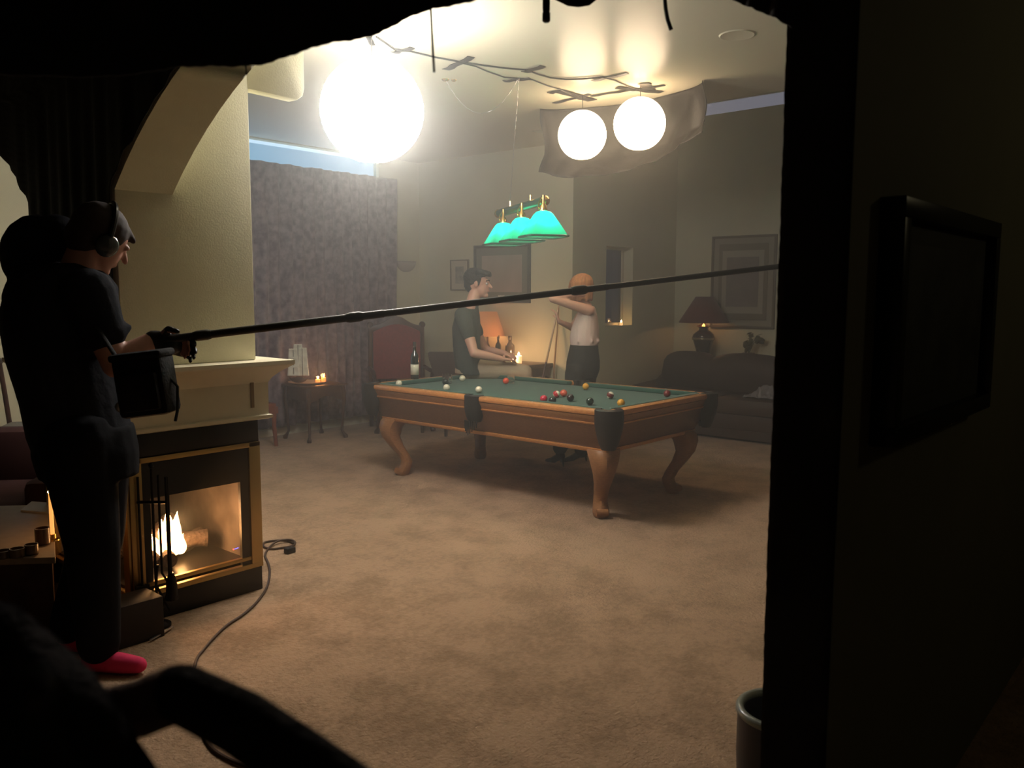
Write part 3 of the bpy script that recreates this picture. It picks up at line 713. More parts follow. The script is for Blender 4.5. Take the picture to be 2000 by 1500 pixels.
MB().loft([(b-hx*.10+Vector((0,0,.05)),.004,.004)]+[(b+hx*s+Vector((0,0,.035-.01*math.cos(s*14))),.028*math.cos(s*14.5),.034*math.cos(s*14)) for s in (-.07,-.035,0,.035,.07)]+[(b+hx*.11+Vector((0,0,.055)),.004,.004)], Vector((hx.y,-hx.x,0)), Vector((0,0,1)), 12).build('hull', DWOOD, ship)
ms = MB(); sl = MB()
SAIL = mat('sail_cloth', (.88,.87,.74), .8, noise=.08, nscale=40)
for k, (s, H) in enumerate(((-.05,.30),(0,.35),(.045,.31))):
    p0 = b+hx*s+Vector((0,0,.05)); ms.tube([p0, p0+Vector((0,0,H))], .003, 6)
    for j in range(3):
        zz = .02+j*.095*H/.3; w = .066-.007*j; hh = .10*H/.3
        off = Vector((hx.y,-hx.x,0))
        def sf(a, c_, p0=p0, zz=zz, w=w, hh=hh, k=k): return p0 + hx*((a-.5)*2*w*(1-.15*c_)) + off*(-.022*math.sin(math.pi*a)*math.sin(math.pi*c_) - .01*(k-1)) + Vector((0,0,zz+hh*c_))
        sl.grid(sf, 6, 6)
ms.build('mast', DWOOD, ship); 
for x in (-1,1):
    pass
sl.build('sail', SAIL, ship, solid=.002)
def candle(label, base, r, h, power=1.2, glass=False, group=None, fl_h=.03):
    root = thing('candle', label, 'candle', base, 0, group); b = Vector(base)
    MB().lathe([(r*.5,0),(r,.001),(r,h*.97),(r*.9,h),(r*.3,h-.004)], b, 18).build('wax', CANDLE, root)
    MB().tube([b+Vector((0,0,h-.005)), b+Vector((0,0,h+.008))], .0015, 5).build('wick', BLACK, root)
    MB().rings(flame((b.x,b.y,b.z+h+.004), fl_h, fl_h*.3)).build('flame', FLAME, root)
    if glass: MB().lathe([(r*1.2,0),(r*1.25,.002),(r*1.35,h*1.9),(r*1.28,h*1.9),(r*1.2,.004)], b, 18).build('glass_cup', thin_glass('votive_glass',(1,.8,.6),.08), root)
    lamp('candle_light', (b.x,b.y,b.z+h+.03), power, (1,.55,.25), .02, root)
    return root
candle('lit votive candle in glass at the tray front left', (plq.x+.05, plq.y-.12, sz+.021), .026, .03, 1.0, True, 'votive candles on the tray')
candle('lit votive candle in glass behind the first on the tray', (plq.x+.05+dx.x*.062+.02, plq.y-.12+dx.y*.062+.03, sz+.021), .024, .045, 1.0, True, 'votive candles on the tray')

# red mahogany chair peeking out behind the chimney
ch_ = thing('wooden_chair', 'red brown wooden chair half hidden behind the fireplace', 'chair', (4.62,7.62,0))
MB().box((4.38,7.42,.40),(4.86,7.84,.45)).build('seat', RWOOD, ch_, bevel=.01)
for x, y in ((4.40,7.44),(4.84,7.44),(4.40,7.80),(4.84,7.80)):
    MB().tube([(x,y,.41),(x,y,.2),(x+(.02 if x>4.6 else -.02),y,0)], [.028,.022,.02], 8).build('leg', RWOOD, ch_)
MB().box((4.36,7.42,.34),(4.88,7.44,.41)).build('apron', RWOOD, ch_)
MB().box((4.38,7.80,.45),(4.42,7.84,.95)).box((4.82,7.80,.45),(4.86,7.84,.95)).box((4.38,7.80,.85),(4.86,7.83,.97)).build('backrest', RWOOD, ch_)

# high backed red armchair
def high_chair(loc, rot):
    r = thing('high_back_chair', 'tall carved armchair with maroon upholstery beside the curtain', 'armchair', loc, rot)
    W = .33
    MB().box((-W+.03,-.26,.36),(W-.03,.26,.48)).build('seat', MAROON, r, world=False, bevel=.03)
    MB().box((-W,-.28,.32),(W,.27,.37)).build('seat_frame', DWOOD, r, world=False, bevel=.008)
    n = 16
    poly = [(-W+.05,.56),(W-.05,.56)]+[(W-.05-(2*W-.1)*i/n, 1.12+.09*math.sin(math.pi*i/n)) for i in range(n+1)]
    MB().prism(poly, 1, .24, .30).build('back_pad', MAROON, r, world=False, bevel=.012)
    cr_ = [(-W,1.14),(-W,1.10),(W,1.10),(W,1.14)]+[(W-2*W*i/n, 1.17+.12*math.sin(math.pi*i/n)**1.5+.015*math.cos(4*math.pi*i/n)) for i in range(n+1)]
    MB().prism(cr_, 1, .25, .31).build('crest_rail', DWOOD, r, world=False, bevel=.006)
    for s in (-1,1):
        MB().tube([(s*(W-.02),.27,.0),(s*(W-.02),.27,.5),(s*(W-.02),.275,1.14)], [.024,.026,.024], 8).ball((s*(W-.02),.275,1.2), .04, n=10).build('stile', DWOOD, r, world=False)
        mb = MB(); cab_leg(mb, s*(W-.03), -.25, .36, s, -1, .026); mb.build('leg', DWOOD, r, world=False)
        MB().tube([(s*W,.27,.70),(s*W,.05,.69),(s*(W+.01),-.2,.68),(s*(W+.015),-.26,.65),(s*W,-.22,.62)], [.022,.024,.026,.024,.02], 8).tube([(s*W,-.2,.66),(s*W,-.16,.5),(s*(W-.01),-.2,.36)], .02, 8).build('armrest', DWOOD, r, world=False)
    return r
high_chair((6.47,7.33,0), math.radians(-32))

# ================================================================ BACK WALL CONSOLE
cz = .80
ct_ = thing('console_table', 'long dark console table against back wall behind the man', 'table', (7.16,6.35,0))
MB().box((6.95,5.80,cz-.04),(7.38,6.95,cz)).build('table_top', DWOOD, ct_, bevel=.006)
MB().box((6.98,5.83,cz-.14),(7.36,6.92,cz-.04)).build('apron', DWOOD, ct_)
for x in (7.0,7.34):
    for y in (5.85,6.90): MB().tube([(x,y,cz-.1),(x,y,0)], [.025,.018], 8).build('leg', DWOOD, ct_)
q = onx(1013,706,7.08); candle('thick lit pillar candle right of the bottles on the console', (7.08,q.y,cz), .036, .085, 5, False, 'candles on the console', .04)
q = onx(1001,706,6.98); candle('short lit candle beside the thick pillar candle on the console', (6.99,q.y,cz), .022, .03, 1.5, False, 'candles on the console', .028)
q = onx(973,706,7.2); bottle('liquor_bottle', 'slim dark bottle on the console nearest the man', (7.2,q.y,cz), .29, .034, DG, group='bottles on the console')
q = onx(996,706,7.2); bottle('liquor_bottle', 'broad dark bottle on the console next to the candles', (7.2,q.y,cz), .29, .055, mat('brown_glass',(.06,.035,.015),.06,coat=1), group='bottles on the console')
# little shaded lamp on the console
q = onx(950,706,7.2)
tl = thing('table_lamp', 'small lamp with glowing amber shade on the console behind the man', 'lamp', (7.22,q.y,cz)); b = Vector((7.22,q.y,cz))
MB().lathe([(.07,0),(.07,.012),(.02,.03),(.035,.10),(.03,.16),(.012,.20),(.010,.30)], b, 18).build('base', DWOOD, tl)
MB().lathe([(.20,.28),(.11,.56)], b, 28, cap=False).build('lamp_shade', mat('amber_shade',(.7,.3,.12),.8,emit=(1,.33,.10),es=.2), tl, solid=.003)
MB().ball(b+Vector((0,0,.40)), .03, n=10).build('bulb', mat('warm_bulb',(1,.8,.5),.5,emit=(1,.6,.3),es=8), tl)
lamp('shade_light', b+Vector((0,0,.33)), 1.5, (1,.5,.2), .03, tl)
# dark chair seen behind the man
q = onz(868,780,0)
bk = thing('upholstered_chair', 'dark upholstered chair with flared back left of the man', 'chair', (6.55,6.55,0)); n = 10
p0 = at(873,700,9.45); ux = dx; uy = Vector((-dx.y, dx.x, 0)); base = Vector((p0.x, p0.y, 0)); bk.location = base
MB().rings([[base+ux*s*w+uy*(.05*k)+Vector((0,0,z)) for s, k in ((-1,-1),(1,-1),(1,1),(-1,1))] for z, w in ((.45,.20),(.52,.13),(.68,.15),(.84,.20),(.905,.21),(.915,.20))]).build('backrest', mat('dark_upholstery',(.07,.045,.035),.8), bk)
MB().box((-.24,-.22,.38),(.24,.24,.46)).build('seat', mat('dark_upholstery',(.07,.045,.035)), bk, world=False, bevel=.03)
for x in (-.2,.2):
    for y in (-.18,.2): MB().tube([(x,y,.38),(x,y,0)], [.025,.018], 8).build('leg', DWOOD, bk, world=False)

# ================================================================ SOFA, LAMP, PLANT
so = thing('sofa', 'dark brown leather sofa with camel back under the tall picture', 'sofa', (8.75,4.1,0))
SY0, SY1 = 2.35, 5.45
MB().box((8.34,SY0,.10),(9.2,SY1,.30)).build('base', SOFA, so, bevel=.03)
MB().box((8.32,SY0+.02,.03),(8.40,SY1-.02,.12)).build('skirt', SOFA, so)
yc = [SY1-.27-(SY1-SY0-.54)*i/3 for i in range(4)]
for i in range(3): MB().box((8.30,yc[i+1]+.005,.28),(8.98,yc[i]-.005,.46)).build('seat_cushion', SOFA, so, bevel=.05)
def hump(y0, y1, z1):
    n = 14; mb = MB(); rings = []
    for i in range(n+1):
        s = i/n; y = y0+(y1-y0)*s; h = z1-.07*(abs(2*s-1)**3)
        rings.append([Vector((x, y, z)) for x, z in ((8.95,.44),(8.88,h*.75),(8.93,h-.05),(9.0,h),(9.10,h-.01),(9.17,h-.07),(9.19,.44))])
    mb.rings(rings); mb.build('back_cushion', SOFA, so)
hump(5.30, 4.66, .895); hump(4.68, 3.78, .90); hump(3.80, 2.5, .90)
for Y in (SY0, SY1-.26):
    rings = []
    for i in range(9):
        x = 8.30+.88*i/8; top = .50+.05*(i/8)+(.16*((i-5)/3)**2 if i > 5 else 0)
        rings.append([Vector((x, Y+a, z)) for a, z in ((.02,.1),(.0,top-.10),(.04,top-.02),(.13,top+.02),(.22,top-.02),(.26,top-.10),(.24,.1))])
    MB().rings(rings).build('armrest', SOFA, so)
# crumpled clear plastic bag on the sofa
random.seed(3)
q = at(1495,768,9.0)
mb = MB(); mb.grid(lambda s, t: Vector((q.x+.02+.22*(s-.5)+.02*math.sin(t*19), q.y+.45*(t-.5), .475+.10*math.sin(math.pi*t)**2*math.sin(math.pi*s)*(1+.4*math.sin(11*s+7*t))+.018*math.sin(23*s)*math.sin(31*t))), 24, 30)
tag(mb.build('plastic_bag', mat('pale_plastic',(.26,.25,.26),.25,bump=.6,bscale=25), solid=.002), 'crumpled pale plastic bag lying on the sofa seat', 'bag')
# sofa table behind
tb = thing('sofa_table', 'narrow dark table behind the sofa carrying the lamp', 'table', (9.39,4.7,0))
MB().box((9.22,3.6,.74),(9.57,5.4,.78)).build('table_top', DWOOD, tb, bevel=.005)
for x in (9.25,9.54):
    for y in (3.65,5.35): MB().box((x-.02,y-.02,0),(x+.02,y+.02,.74)).build('leg', DWOOD, tb)
b = at(1373,690,10.0); b = Vector((9.38, onx(1373,690,9.38).y, .78))
tl = thing('table_lamp', 'table lamp with dark red cone shade and urn base behind sofa', 'lamp', b)
MB().lathe([(.06,0),(.07,.012),(.068,.02),(.055,.035),(.075,.06),(.10,.14),(.128,.23),(.135,.27),(.125,.30),(.085,.335),(.06,.35),(.055,.37),(.07,.39),(.05,.395)], b, 28).build('urn', mat('urn_glaze',(.07,.05,.04),.12,metal=.5,coat=.6), tl)
MB().lathe([(.137,.232),(.139,.262)], b, 28, cap=False).build('urn_band', mat('urn_band',(.45,.42,.28),.25,metal=.6), tl, solid=.002)
MB().lathe([(.085,.395),(.085,.40),(.03,.425),(.012,.45),(.010,.60)], b, 20).build('brass_neck', BRASS, tl)
MB().lathe([(.305,.445),(.105,.76)], b, 36, cap=False).build('lamp_shade', mat('red_shade',(.16,.025,.02),.85,sheen=.2), tl, solid=.004)
MB().ball(b+Vector((0,0,.56)), .03, n=10).build('bulb', mat('warm_bulb2',(1,.8,.5),.5,emit=(1,.6,.3),es=10), tl)
lamp('shade_light', b+Vector((0,0,.55)), 5.0, (1,.52,.22), .03, tl)
# plant with drooping leaves
pb = Vector((9.38, onx(1462,690,9.38).y, .78))
pl = thing('potted_plant', 'drooping olive leafed plant behind sofa right of the lamp', 'plant', pb)
MB().lathe([(.05,0),(.06,.01),(.075,.10),(.07,.10),(.05,.02)], pb, 18).build('pot', mat('clay',(.2,.12,.08),.6), pl)
stm = MB(); lf = MB()
random.seed(5)
dl = -dx   # image left
for i in range(9):
    a = dl*random.uniform(-1,.5)*.12 + Vector((random.uniform(-.05,.02),0,0)); tip = pb+a+Vector((0,0,random.uniform(.18,.36)))
    stm.tube([pb+Vector((0,0,.08)), pb+a*.5+Vector((0,0,.22)), tip], .004, 5)
    for j in range(3):
        d1 = (a*random.uniform(.3,1.4)+Vector((0,0,random.uniform(-.16,.05)))+dx*random.uniform(-.05,.05)); q0 = tip; q1 = tip+d1*.6; s_ = Vector((0,0,.012))+dx*.030
        lf.rings([[q0+s_*.05,q0-s_*.05],[q0.lerp(q1,.3)+s_,q0.lerp(q1,.3)-s_],[q0.lerp(q1,.7)+s_*.8,q0.lerp(q1,.7)-s_*.8],[q1+s_*.05,q1-s_*.05]], close=False, cap=False)
stm.build('stems', mat('stem_green',(.10,.11,.04),.7), pl); lf.build('leaves', mat('olive_leaf',(.12,.11,.035),.6), pl, solid=.002)
# small white candle on the alcove sill
wc = Vector((8.46,5.62,WZ0)); candle('small white candle burning on the window sill', wc, .020, .03, .06, False, None, .03)

# ================================================================ PEOPLE
SKIN = mat('skin', (.66,.36,.26), .5, noise=.08, nscale=12)
def Bz(mb, pts, rads):
    for i in range(len(pts)-1): mb.cap(pts[i], pts[i+1], rads[i], rads[i+1])
def hand(mb, wrist, direction, palmn, size=1.0, curl=.5, thumb=1):
    d = direction.normalized(); nrm = (palmn - d*palmn.dot(d)).normalized(); s = d.cross(nrm)*thumb
    L = .085*size
    for k in range(4):
        o = (k-1.5)*.020*size
        mb.cap(wrist+d*.01+s*o*.6, wrist+d*L+s*o, .016*size, .0125*size, 10)
    lens = (.068,.078,.073,.056)
    for k in range(4):
        o = (1.5-k)*.0215*size; b0 = wrist+d*L+s*o; cur = d.copy(); p = b0
        for j, fr_ in enumerate((.45,.3,.25)):
            ang = curl*(.5+.5*j); c2 = (cur*math.cos(ang)+nrm*math.sin(ang)).normalized(); q = p+c2*lens[k]*size*fr_*1.0
            mb.cap(p, q, .0090*size*(1-.1*j), .0085*size*(1-.1*j), 8); p = q; cur = c2
    b0 = wrist+d*.025+s*.03*size; q = b0+(d*.5+s*.75+nrm*.4).normalized()*.04*size; mb.cap(b0-s*.012, q, .014*size, .011*size, 8)
    mb.cap(q, q+(d*.85+nrm*.4+s*.1).normalized()*.033*size, .0105*size, .009*size, 8)
def head(mb, c, fwd, up, s=1.0, lat=None):
    # c: head centre; fwd: face direction
    fwd = fwd.normalized(); up = (up-fwd*up.dot(fwd)).normalized(); lat = up.cross(fwd)
    M3 = Matrix((fwd, lat, up)).transposed()
    mb.ball(c+up*.025*s-fwd*.012*s, .1*s, (.98,.78,.98), 20, M3)
    mb.ball(c-up*.03*s+fwd*.028*s, .078*s, (.88,.80,1.08), 18, M3)
    mb.cap(c-up*.095*s+fwd*.072*s, c-up*.05*s-fwd*.01*s, .024*s, .05*s)           # jaw, chin
    mb.cap(c+up*.012*s+fwd*.094*s, c-up*.022*s+fwd*.118*s, .008*s, .013*s, 8)      # nose
    mb.cap(c+up*.028*s+fwd*.085*s+lat*.035*s, c+up*.028*s+fwd*.085*s-lat*.035*s, .012*s, .012*s, 8)  # brow
    mb.cap(c-up*.055*s+fwd*.092*s+lat*.018*s, c-up*.055*s+fwd*.092*s-lat*.018*s, .009*s, .009*s, 8)  # lips
    for k in (-1,1): mb.ball(c-up*.0*s-fwd*.008*s+lat*k*.08*s, .03*s, (.6,.3,1.05), 10, M3)
    return M3
def face_bits(root, c, fwd, up, s, brow):
    fwd = fwd.normalized(); up = (up-fwd*up.dot(fwd)).normalized(); lat = up.cross(fwd)
    for k in (-1,1):
        MB().ball(c+up*.008*s+fwd*.079*s+lat*k*.033*s, .0125*s, n=10).build('eye', mat('eye_white',(.6,.55,.5),.2), root)
        MB().ball(c+up*.008*s+fwd*.089*s+lat*k*.034*s, .0055*s, n=8).build('iris', mat('eye_dark',(.03,.02,.015),.2), root)
        MB().tube([c+up*.034*s+fwd*.096*s+lat*k*.014*s, c+up*.04*s+fwd*.092*s+lat*k*.034*s, c+up*.032*s+fwd*.078*s+lat*k*.052*s], .005*s, 6).build('eyebrow', brow, root)
    MB().tube([c-up*.056*s+fwd*.1005*s+lat*.018*s, c-up*.055*s+fwd*.104*s, c-up*.056*s+fwd*.1005*s-lat*.018*s], .004*s, 6).build('lips', mat('lips',(.45,.16,.13),.5), root)

RT = Vector((R_.x,R_.y,0)).normalized(); AW = Vector((F_.x,F_.y,0)).normalized(); UPV = Vector((0,0,1))
# ---- the man sitting on the table's far corner
T = 8.05
def pm(px, py, dt=0): return at(px, py, T+dt)
man = thing('person', 'seated man in dark grey tee shirt and khaki trousers on far table corner', 'person', (pm(915,730).x, pm(915,730).y, .80))
hc = pm(934,555); fw = (RT - AW*.1 - UPV*.05).normalized()
mb = MB(); head(mb, hc, fw, UPV, 1.08)
mb.cap(pm(922,592), hc-UPV*.05-fw*.02, .062, .058)
mb.cap(pm(915,600,-.10), pm(915,600,.18), .07, .07)
nsh = pm(904,616,-.20); nel = pm(926,690,-.26); nwr = pm(980,701,-.18)
Bz(mb, [nsh, nsh.lerp(nel,.5), nel], [.062,.054,.043]); Bz(mb, [nel, nel.lerp(nwr,.35), nwr], [.045,.044,.028])
hand(mb, nwr, (pm(1003,703,-.12)-nwr), -UPV, 1.05, .35, 1)
fsh = pm(915,616,.22); fel = pm(948,684,.30); fwr = pm(986,690,.12)
Bz(mb, [fsh, fel], [.06,.042]); Bz(mb, [fel, fel.lerp(fwr,.4), fwr], [.043,.042,.028]); hand(mb, fwr, (pm(1002,696,.05)-fwr), -UPV, 1.0, .4, -1)
mb.loft([(pm(912,605),.16,.08),(pm(912,650),.16,.11),(pm(914,695),.13,.09)], AW, RT)
# lower legs and feet joined to the hips
kn = pm(1024,727,-.02); kf = pm(1014,728,.28)
Bz(mb, [pm(922,722,-.02), kn, Vector((kn.x+.02*RT.x,kn.y,.46))], [.07,.055,.045]); Bz(mb, [pm(922,722,.15), kf, Vector((kf.x,kf.y,.46))], [.07,.055,.045])
mb.build('body', SKIN, man, remesh=.0075, smoothit=3)
# tee shirt
TEE = mat('charcoal_tee', (.062,.068,.055), .9, noise=.15, nscale=25, bump=.3, bscale=25)
mb = MB(); 
mb.loft([(pm(922,590),.085,.068),(pm(917,600),.16,.085),(pm(913,615),.205,.118),(pm(911,640),.19,.138),(pm(911,670),.175,.132),(pm(914,700),.175,.135),(pm(918,722),.185,.14),(pm(920,730),.18,.13)], AW, RT)
mb.cap(nsh, nsh.lerp(nel,.42), .082, .074); mb.cap(nsh.lerp(nel,.42), nsh.lerp(nel,.50), .074, .070); mb.cap(fsh, fsh.lerp(fel,.48), .08, .07)
mb.build('tee_shirt', TEE, man, remesh=.010, smoothit=2)
KH = mat('khaki_trousers', (.52,.40,.27), .9, noise=.12, nscale=10, bump=.5, bscale=12)
mb = MB(); hp = pm(920,722,-.03)
Bz(mb, [hp, hp.lerp(kn,.5)+UPV*.012, kn], [.115,.102,.078]); Bz(mb, [pm(922,722,.18), kf], [.11,.076])
mb.loft([(pm(917,706),.165,.125),(pm(917,720),.18,.14),(pm(917,729),.17,.14)], AW, RT)
for k_ in (kn, kf): Bz(mb, [k_, Vector((k_.x+.03*RT.x,k_.y+.03*RT.y,.42)), Vector((k_.x,k_.y,.33))], [.078,.068,.062])
mb.build('trousers', KH, man, remesh=.012, smoothit=3)
for k_ in (kn, kf):
    a = Vector((k_.x,k_.y,.27)); MB().cap(a-RT*.05, a+RT*.16-UPV*.03, .05, .038).build('shoe', mat('shoe_black',(.02,.02,.02),.5), man, smoothit=1)
HAIRD = mat('dark_hair', (.018,.015,.012), .7, bump=.8, bscale=60)
mb = MB(); upv = UPV
mb.ball(hc+UPV*.055-fw*.035, .112, (1,.86,.92), 18, Matrix((fw, upv.cross(fw), upv)).transposed())
mb.ball(hc-fw*.075-UPV*.0, .075, (.8,.95,1.15), 14)
for i in range(10):
    a = (i-4.5)*.022; lat = upv.cross(fw); mb.cap(hc+UPV*.115+fw*.02+lat*a, hc+UPV*(.10+.012*math.sin(i*2))+fw*.105+lat*a*.8, .035, .018, 8)
for s_ in (-1,1): mb.cap(hc+fw*.02+upv.cross(fw)*.075*s_+UPV*.05, hc+fw*.012+upv.cross(fw)*.08*s_-UPV*.01, .02, .010, 8)
mb.build('hair', HAIRD, man, remesh=.008, smoothit=2)
face_bits(man, hc, fw, UPV, 1.08, HAIRD)

# ---- the woman with a cue
T = 7.78
wo = thing('person', 'standing woman in sleeveless pale blouse and black trousers holding a cue', 'person', (pm(1135,905).x, pm(1135,905).y, 0))
hc = pm(1131,567); fw = (-RT*.9 + AW*.45 - UPV*.1).normalized()
mb = MB(); head(mb, hc, fw, UPV, .98)
mb.cap(pm(1146,598), hc-UPV*.06-fw*.01, .05, .046)
sh = pm(1151,606,-.14); el = pm(1079,584,-.22); wr = pm(1126,573,-.14)
Bz(mb, [sh, sh.lerp(el,.45), el], [.050,.043,.034]); Bz(mb, [el, el.lerp(wr,.4), wr], [.034,.035,.023])
hand(mb, wr, (pm(1146,571,-.10)-wr), AW, .92, .4, 1)
sh2 = pm(1140,608,.16); el2 = pm(1118,640,.20); wr2 = pm(1092,628,.05)
Bz(mb, [sh2, el2], [.048,.036]); Bz(mb, [el2, wr2], [.036,.023]); hand(mb, wr2, (pm(1085,610,.04)-wr2), -RT, .9, .45, -1)
mb.loft([(pm(1147,600),.13,.07),(pm(1142,650),.13,.10),(pm(1138,700),.11,.10)], AW, RT)
hip = pm(1139,705); k1 = pm(1118,800,-.10); a1 = pm(1094,878,-.10); k2 = pm(1140,805,.10); a2 = pm(1136,884,.10)
Bz(mb, [pm(1134,722,-.07), k1, a1], [.07,.05,.036]); Bz(mb, [pm(1142,722,.07), k2, a2], [.07,.05,.036])
mb.build('body', SKIN, wo, remesh=.0075, smoothit=3)
BL = mat('pale_blouse', (.72,.53,.47), .75, noise=.06, nscale=12, bump=.5, bscale=12)
mb = MB(); mb.loft([(pm(1150,598),.07,.05),(pm(1148,603),.135,.072),(pm(1146,618),.145,.098),(pm(1143,640),.145,.128),(pm(1141,660),.14,.135),(pm(1141,672),.135,.132),(pm(1141,678),.125,.12)], AW, RT)
mb.cap(pm(1120,668,-.02), pm(1164,666,-.05), .03, .035)
for k in range(5):
    x_ = 1130+k*6; mb.cap(pm(x_,636+3*math.sin(k*2),-.112), pm(x_+4*math.sin(k*1.7),668,-.122), .009, .013, 8)
mb.build('blouse', BL, wo, remesh=.009, smoothit=3)
PANT = mat('black_trousers', (.014,.014,.013), .85, bump=.3, bscale=12)
mb = MB(); mb.loft([(pm(1141,671),.13,.128),(pm(1140,685),.145,.138),(pm(1139,705),.165,.155),(pm(1138,722),.16,.158),(pm(1136,738),.14,.14)], AW, RT)
Bz(mb, [pm(1126,728,-.08), k1, a1+UPV*.02], [.108,.078,.070]); Bz(mb, [pm(1144,728,.08), k2, a2+UPV*.02], [.108,.078,.070])
mb.build('trousers', PANT, wo, remesh=.011, smoothit=3)
SH = mat('shoe_black',(.02,.02,.02),.5)
for an, toe, hl in ((a1, onz(1052,893,.03), onz(1094,906,0)), (a2, onz(1112,900,.02), onz(1143,898,0))):
    mb = MB(); ankle = Vector((an.x, an.y, .13)); mb.cap(ankle+UPV*.03, ankle-UPV*.03, .04, .04)
    tt = Vector((toe.x,toe.y,.025)); d_ = (tt-Vector((ankle.x,ankle.y,.025))); d_.z = 0; d_.normalize(); tt = Vector((ankle.x,ankle.y,.022))+d_*.20
    mb.cap(ankle-UPV*.03-d_*.02, ankle-UPV*.085+d_*.10, .036, .03); mb.cap(ankle-UPV*.085+d_*.09, tt, .03, .016)
    mb.cap(ankle-UPV*.04-d_*.035, Vector((ankle.x,ankle.y,.008))-d_*.05, .018, .008, 8)
    mb.build('high_heeled_shoe', SH, wo, remesh=.006, smoothit=2)
HG = mat('ginger_blond_hair', (.62,.27,.10), .55, col2=(.42,.16,.06), nscale=60, stretch=(1,1,.12), bump=.7, bscale=60)
M3 = Matrix((fw, UPV.cross(fw), UPV)).transposed(); lat = UPV.cross(fw)
mb = MB(); mb.ball(hc+UPV*.045-fw*.02, .118, (1.02,.92,.95), 20, M3)
for i in range(15):
    a = math.radians(-125+250*i/14); dr = (-fw*math.cos(a)+lat*math.sin(a)); q0 = hc+UPV*.06+dr*.075-fw*.02; q1 = hc-UPV*(.085+.01*math.sin(i*2.3))+dr*.098-fw*.015
    mb.cap(q0, q1, .04, .019, 8)
mb.build('hair', HG, wo, remesh=.008, smoothit=1)
face_bits(wo, hc, fw, UPV, .98, HG)
# cue
cA = pm(1059,742,.0); cA2 = pm(1090,603,.02); dcu = (cA-cA2).normalized()
cb = cA2 + dcu*((cA2.z-.40)/(-dcu.z)); ct2 = cA2-dcu*.05
cu = thing('pool_cue', 'slim wooden pool cue held upright by the woman', 'pool cue', cb)
MB().tube([ct2, ct2.lerp(cb,.5)], [.0065,.010], 8).build('shaft', mat('maple',(.45,.27,.13),.35), cu); MB().tube([ct2.lerp(cb,.5), cb], [.010,.015], 8).build('butt', DWOOD, cu)
q0 = onx(1091,640,7.37); q1 = onz(1089,800,0)
wb = onx(1090,740,7.22); cu2 = thing('pool_cue', 'pale pool cue leaning against the back wall behind the woman', 'pool cue', (7.2,wb.y,0))
MB().tube([(7.2,wb.y,.0),(7.29,q0.y,.7)], [.015,.011], 8).build('butt', mat('tan_wood',(.34,.2,.1),.4), cu2); MB().tube([(7.29,q0.y,.7),(7.385,q0.y+.01,1.42)], [.011,.0065], 8).build('shaft', mat('maple',(.45,.27,.13)), cu2)

# ---- boom operator
T = 3.42
op = thing('person', 'boom operator in dark clothes with headphones and pink socks', 'person', (pm(190,1300).x, pm(190,1300).y, 0))
hc = pm(197,470); fw = (RT*.58 + AW*.62 - UPV*.50).normalized(); uo = (UPV*.85+RT*.35).normalized()
mb = MB(); M3 = head(mb, hc, fw, uo, 1.05)
mb.cap(pm(150,545), hc-uo*.05-fw*.04, .078, .068)
sh = pm(172,575,-.14); el = pm(226,712,-.10); wr = pm(300,664,-.02)
Bz(mb, [sh, sh.lerp(el,.5), el], [.075,.066,.052]); Bz(mb, [el, el.lerp(wr,.35), wr], [.054,.056,.036])
hd = (pm(342,672,.0)-wr).normalized()
hand(mb, wr, hd, -AW-UPV*.4, 1.1, .75, -1)
sh2 = pm(105,560,.12); el2 = pm(75,640,.10); wr2 = pm(215,690,.18); Bz(mb, [sh2, el2], [.07,.05]); Bz(mb, [el2, wr2], [.05,.036]); hand(mb, wr2, RT, UPV, 1.08, .9, 1)
mb.loft([(pm(130,540),.18,.10),(pm(125,650),.18,.14),(pm(150,800),.17,.13)], AW, RT)
h1 = pm(150,860,-.10); h2 = pm(185,860,.12); k1 = pm(180,1060,-.06); k2 = pm(190,1050,.16); a1 = Vector((onz(196,1312,0).x, onz(196,1312,0).y, .10)); a2 = onz(140,1272,0); a2 = Vector((a2.x,a2.y,.10))
Bz(mb, [h1,k1,a1], [.10,.07,.045]); Bz(mb, [h2,k2,a2], [.10,.07,.045])
mb.build('body', mat('skin_op',(.52,.27,.21),.5,noise=.08), op, remesh=.008, smoothit=3)
JK = mat('dark_jacket', (.018,.019,.024), .95, bump=.4, bscale=25, spec=.1)
mb = MB(); mb.loft([(pm(145,515),.11,.08),(pm(138,532),.16,.13),(pm(125,560),.22,.20),(pm(118,620),.24,.215),(pm(125,700),.23,.20),(pm(145,780),.22,.19),(pm(158,850),.21,.19),(pm(165,880),.20,.18)], AW, RT)
mb.ball(pm(78,500,.08), .15, (1,1,1.15), 16); mb.ball(pm(55,590,.10), .10, (1,1,1.3), 14); mb.ball(pm(110,470,.06), .11, (1,1,1), 14); mb.cap(pm(50,600,.05), pm(62,690,.1), .09, .07)
mb.cap(sh, sh.lerp(el,.55), .105, .085); mb.cap(pm(225,650,-.12), pm(248,640,-.08), .045, .02)
mb.build('jacket', JK, op, remesh=.011, smoothit=3)
JN = mat('dark_jeans', (.010,.010,.012), .95, bump=.3, bscale=20, spec=.1)
mb = MB(); mb.loft([(pm(165,830),.19,.185),(pm(168,880),.20,.20),(pm(175,930),.17,.19)], AW, RT)
Bz(mb, [h1,k1,a1+UPV*.02], [.145,.105,.085]); Bz(mb, [h2,k2,a2+UPV*.02], [.145,.108,.085]); mb.build('jeans', JN, op, remesh=.013, smoothit=3)
PK = mat('pink_sock', (.75,.03,.12), .85)
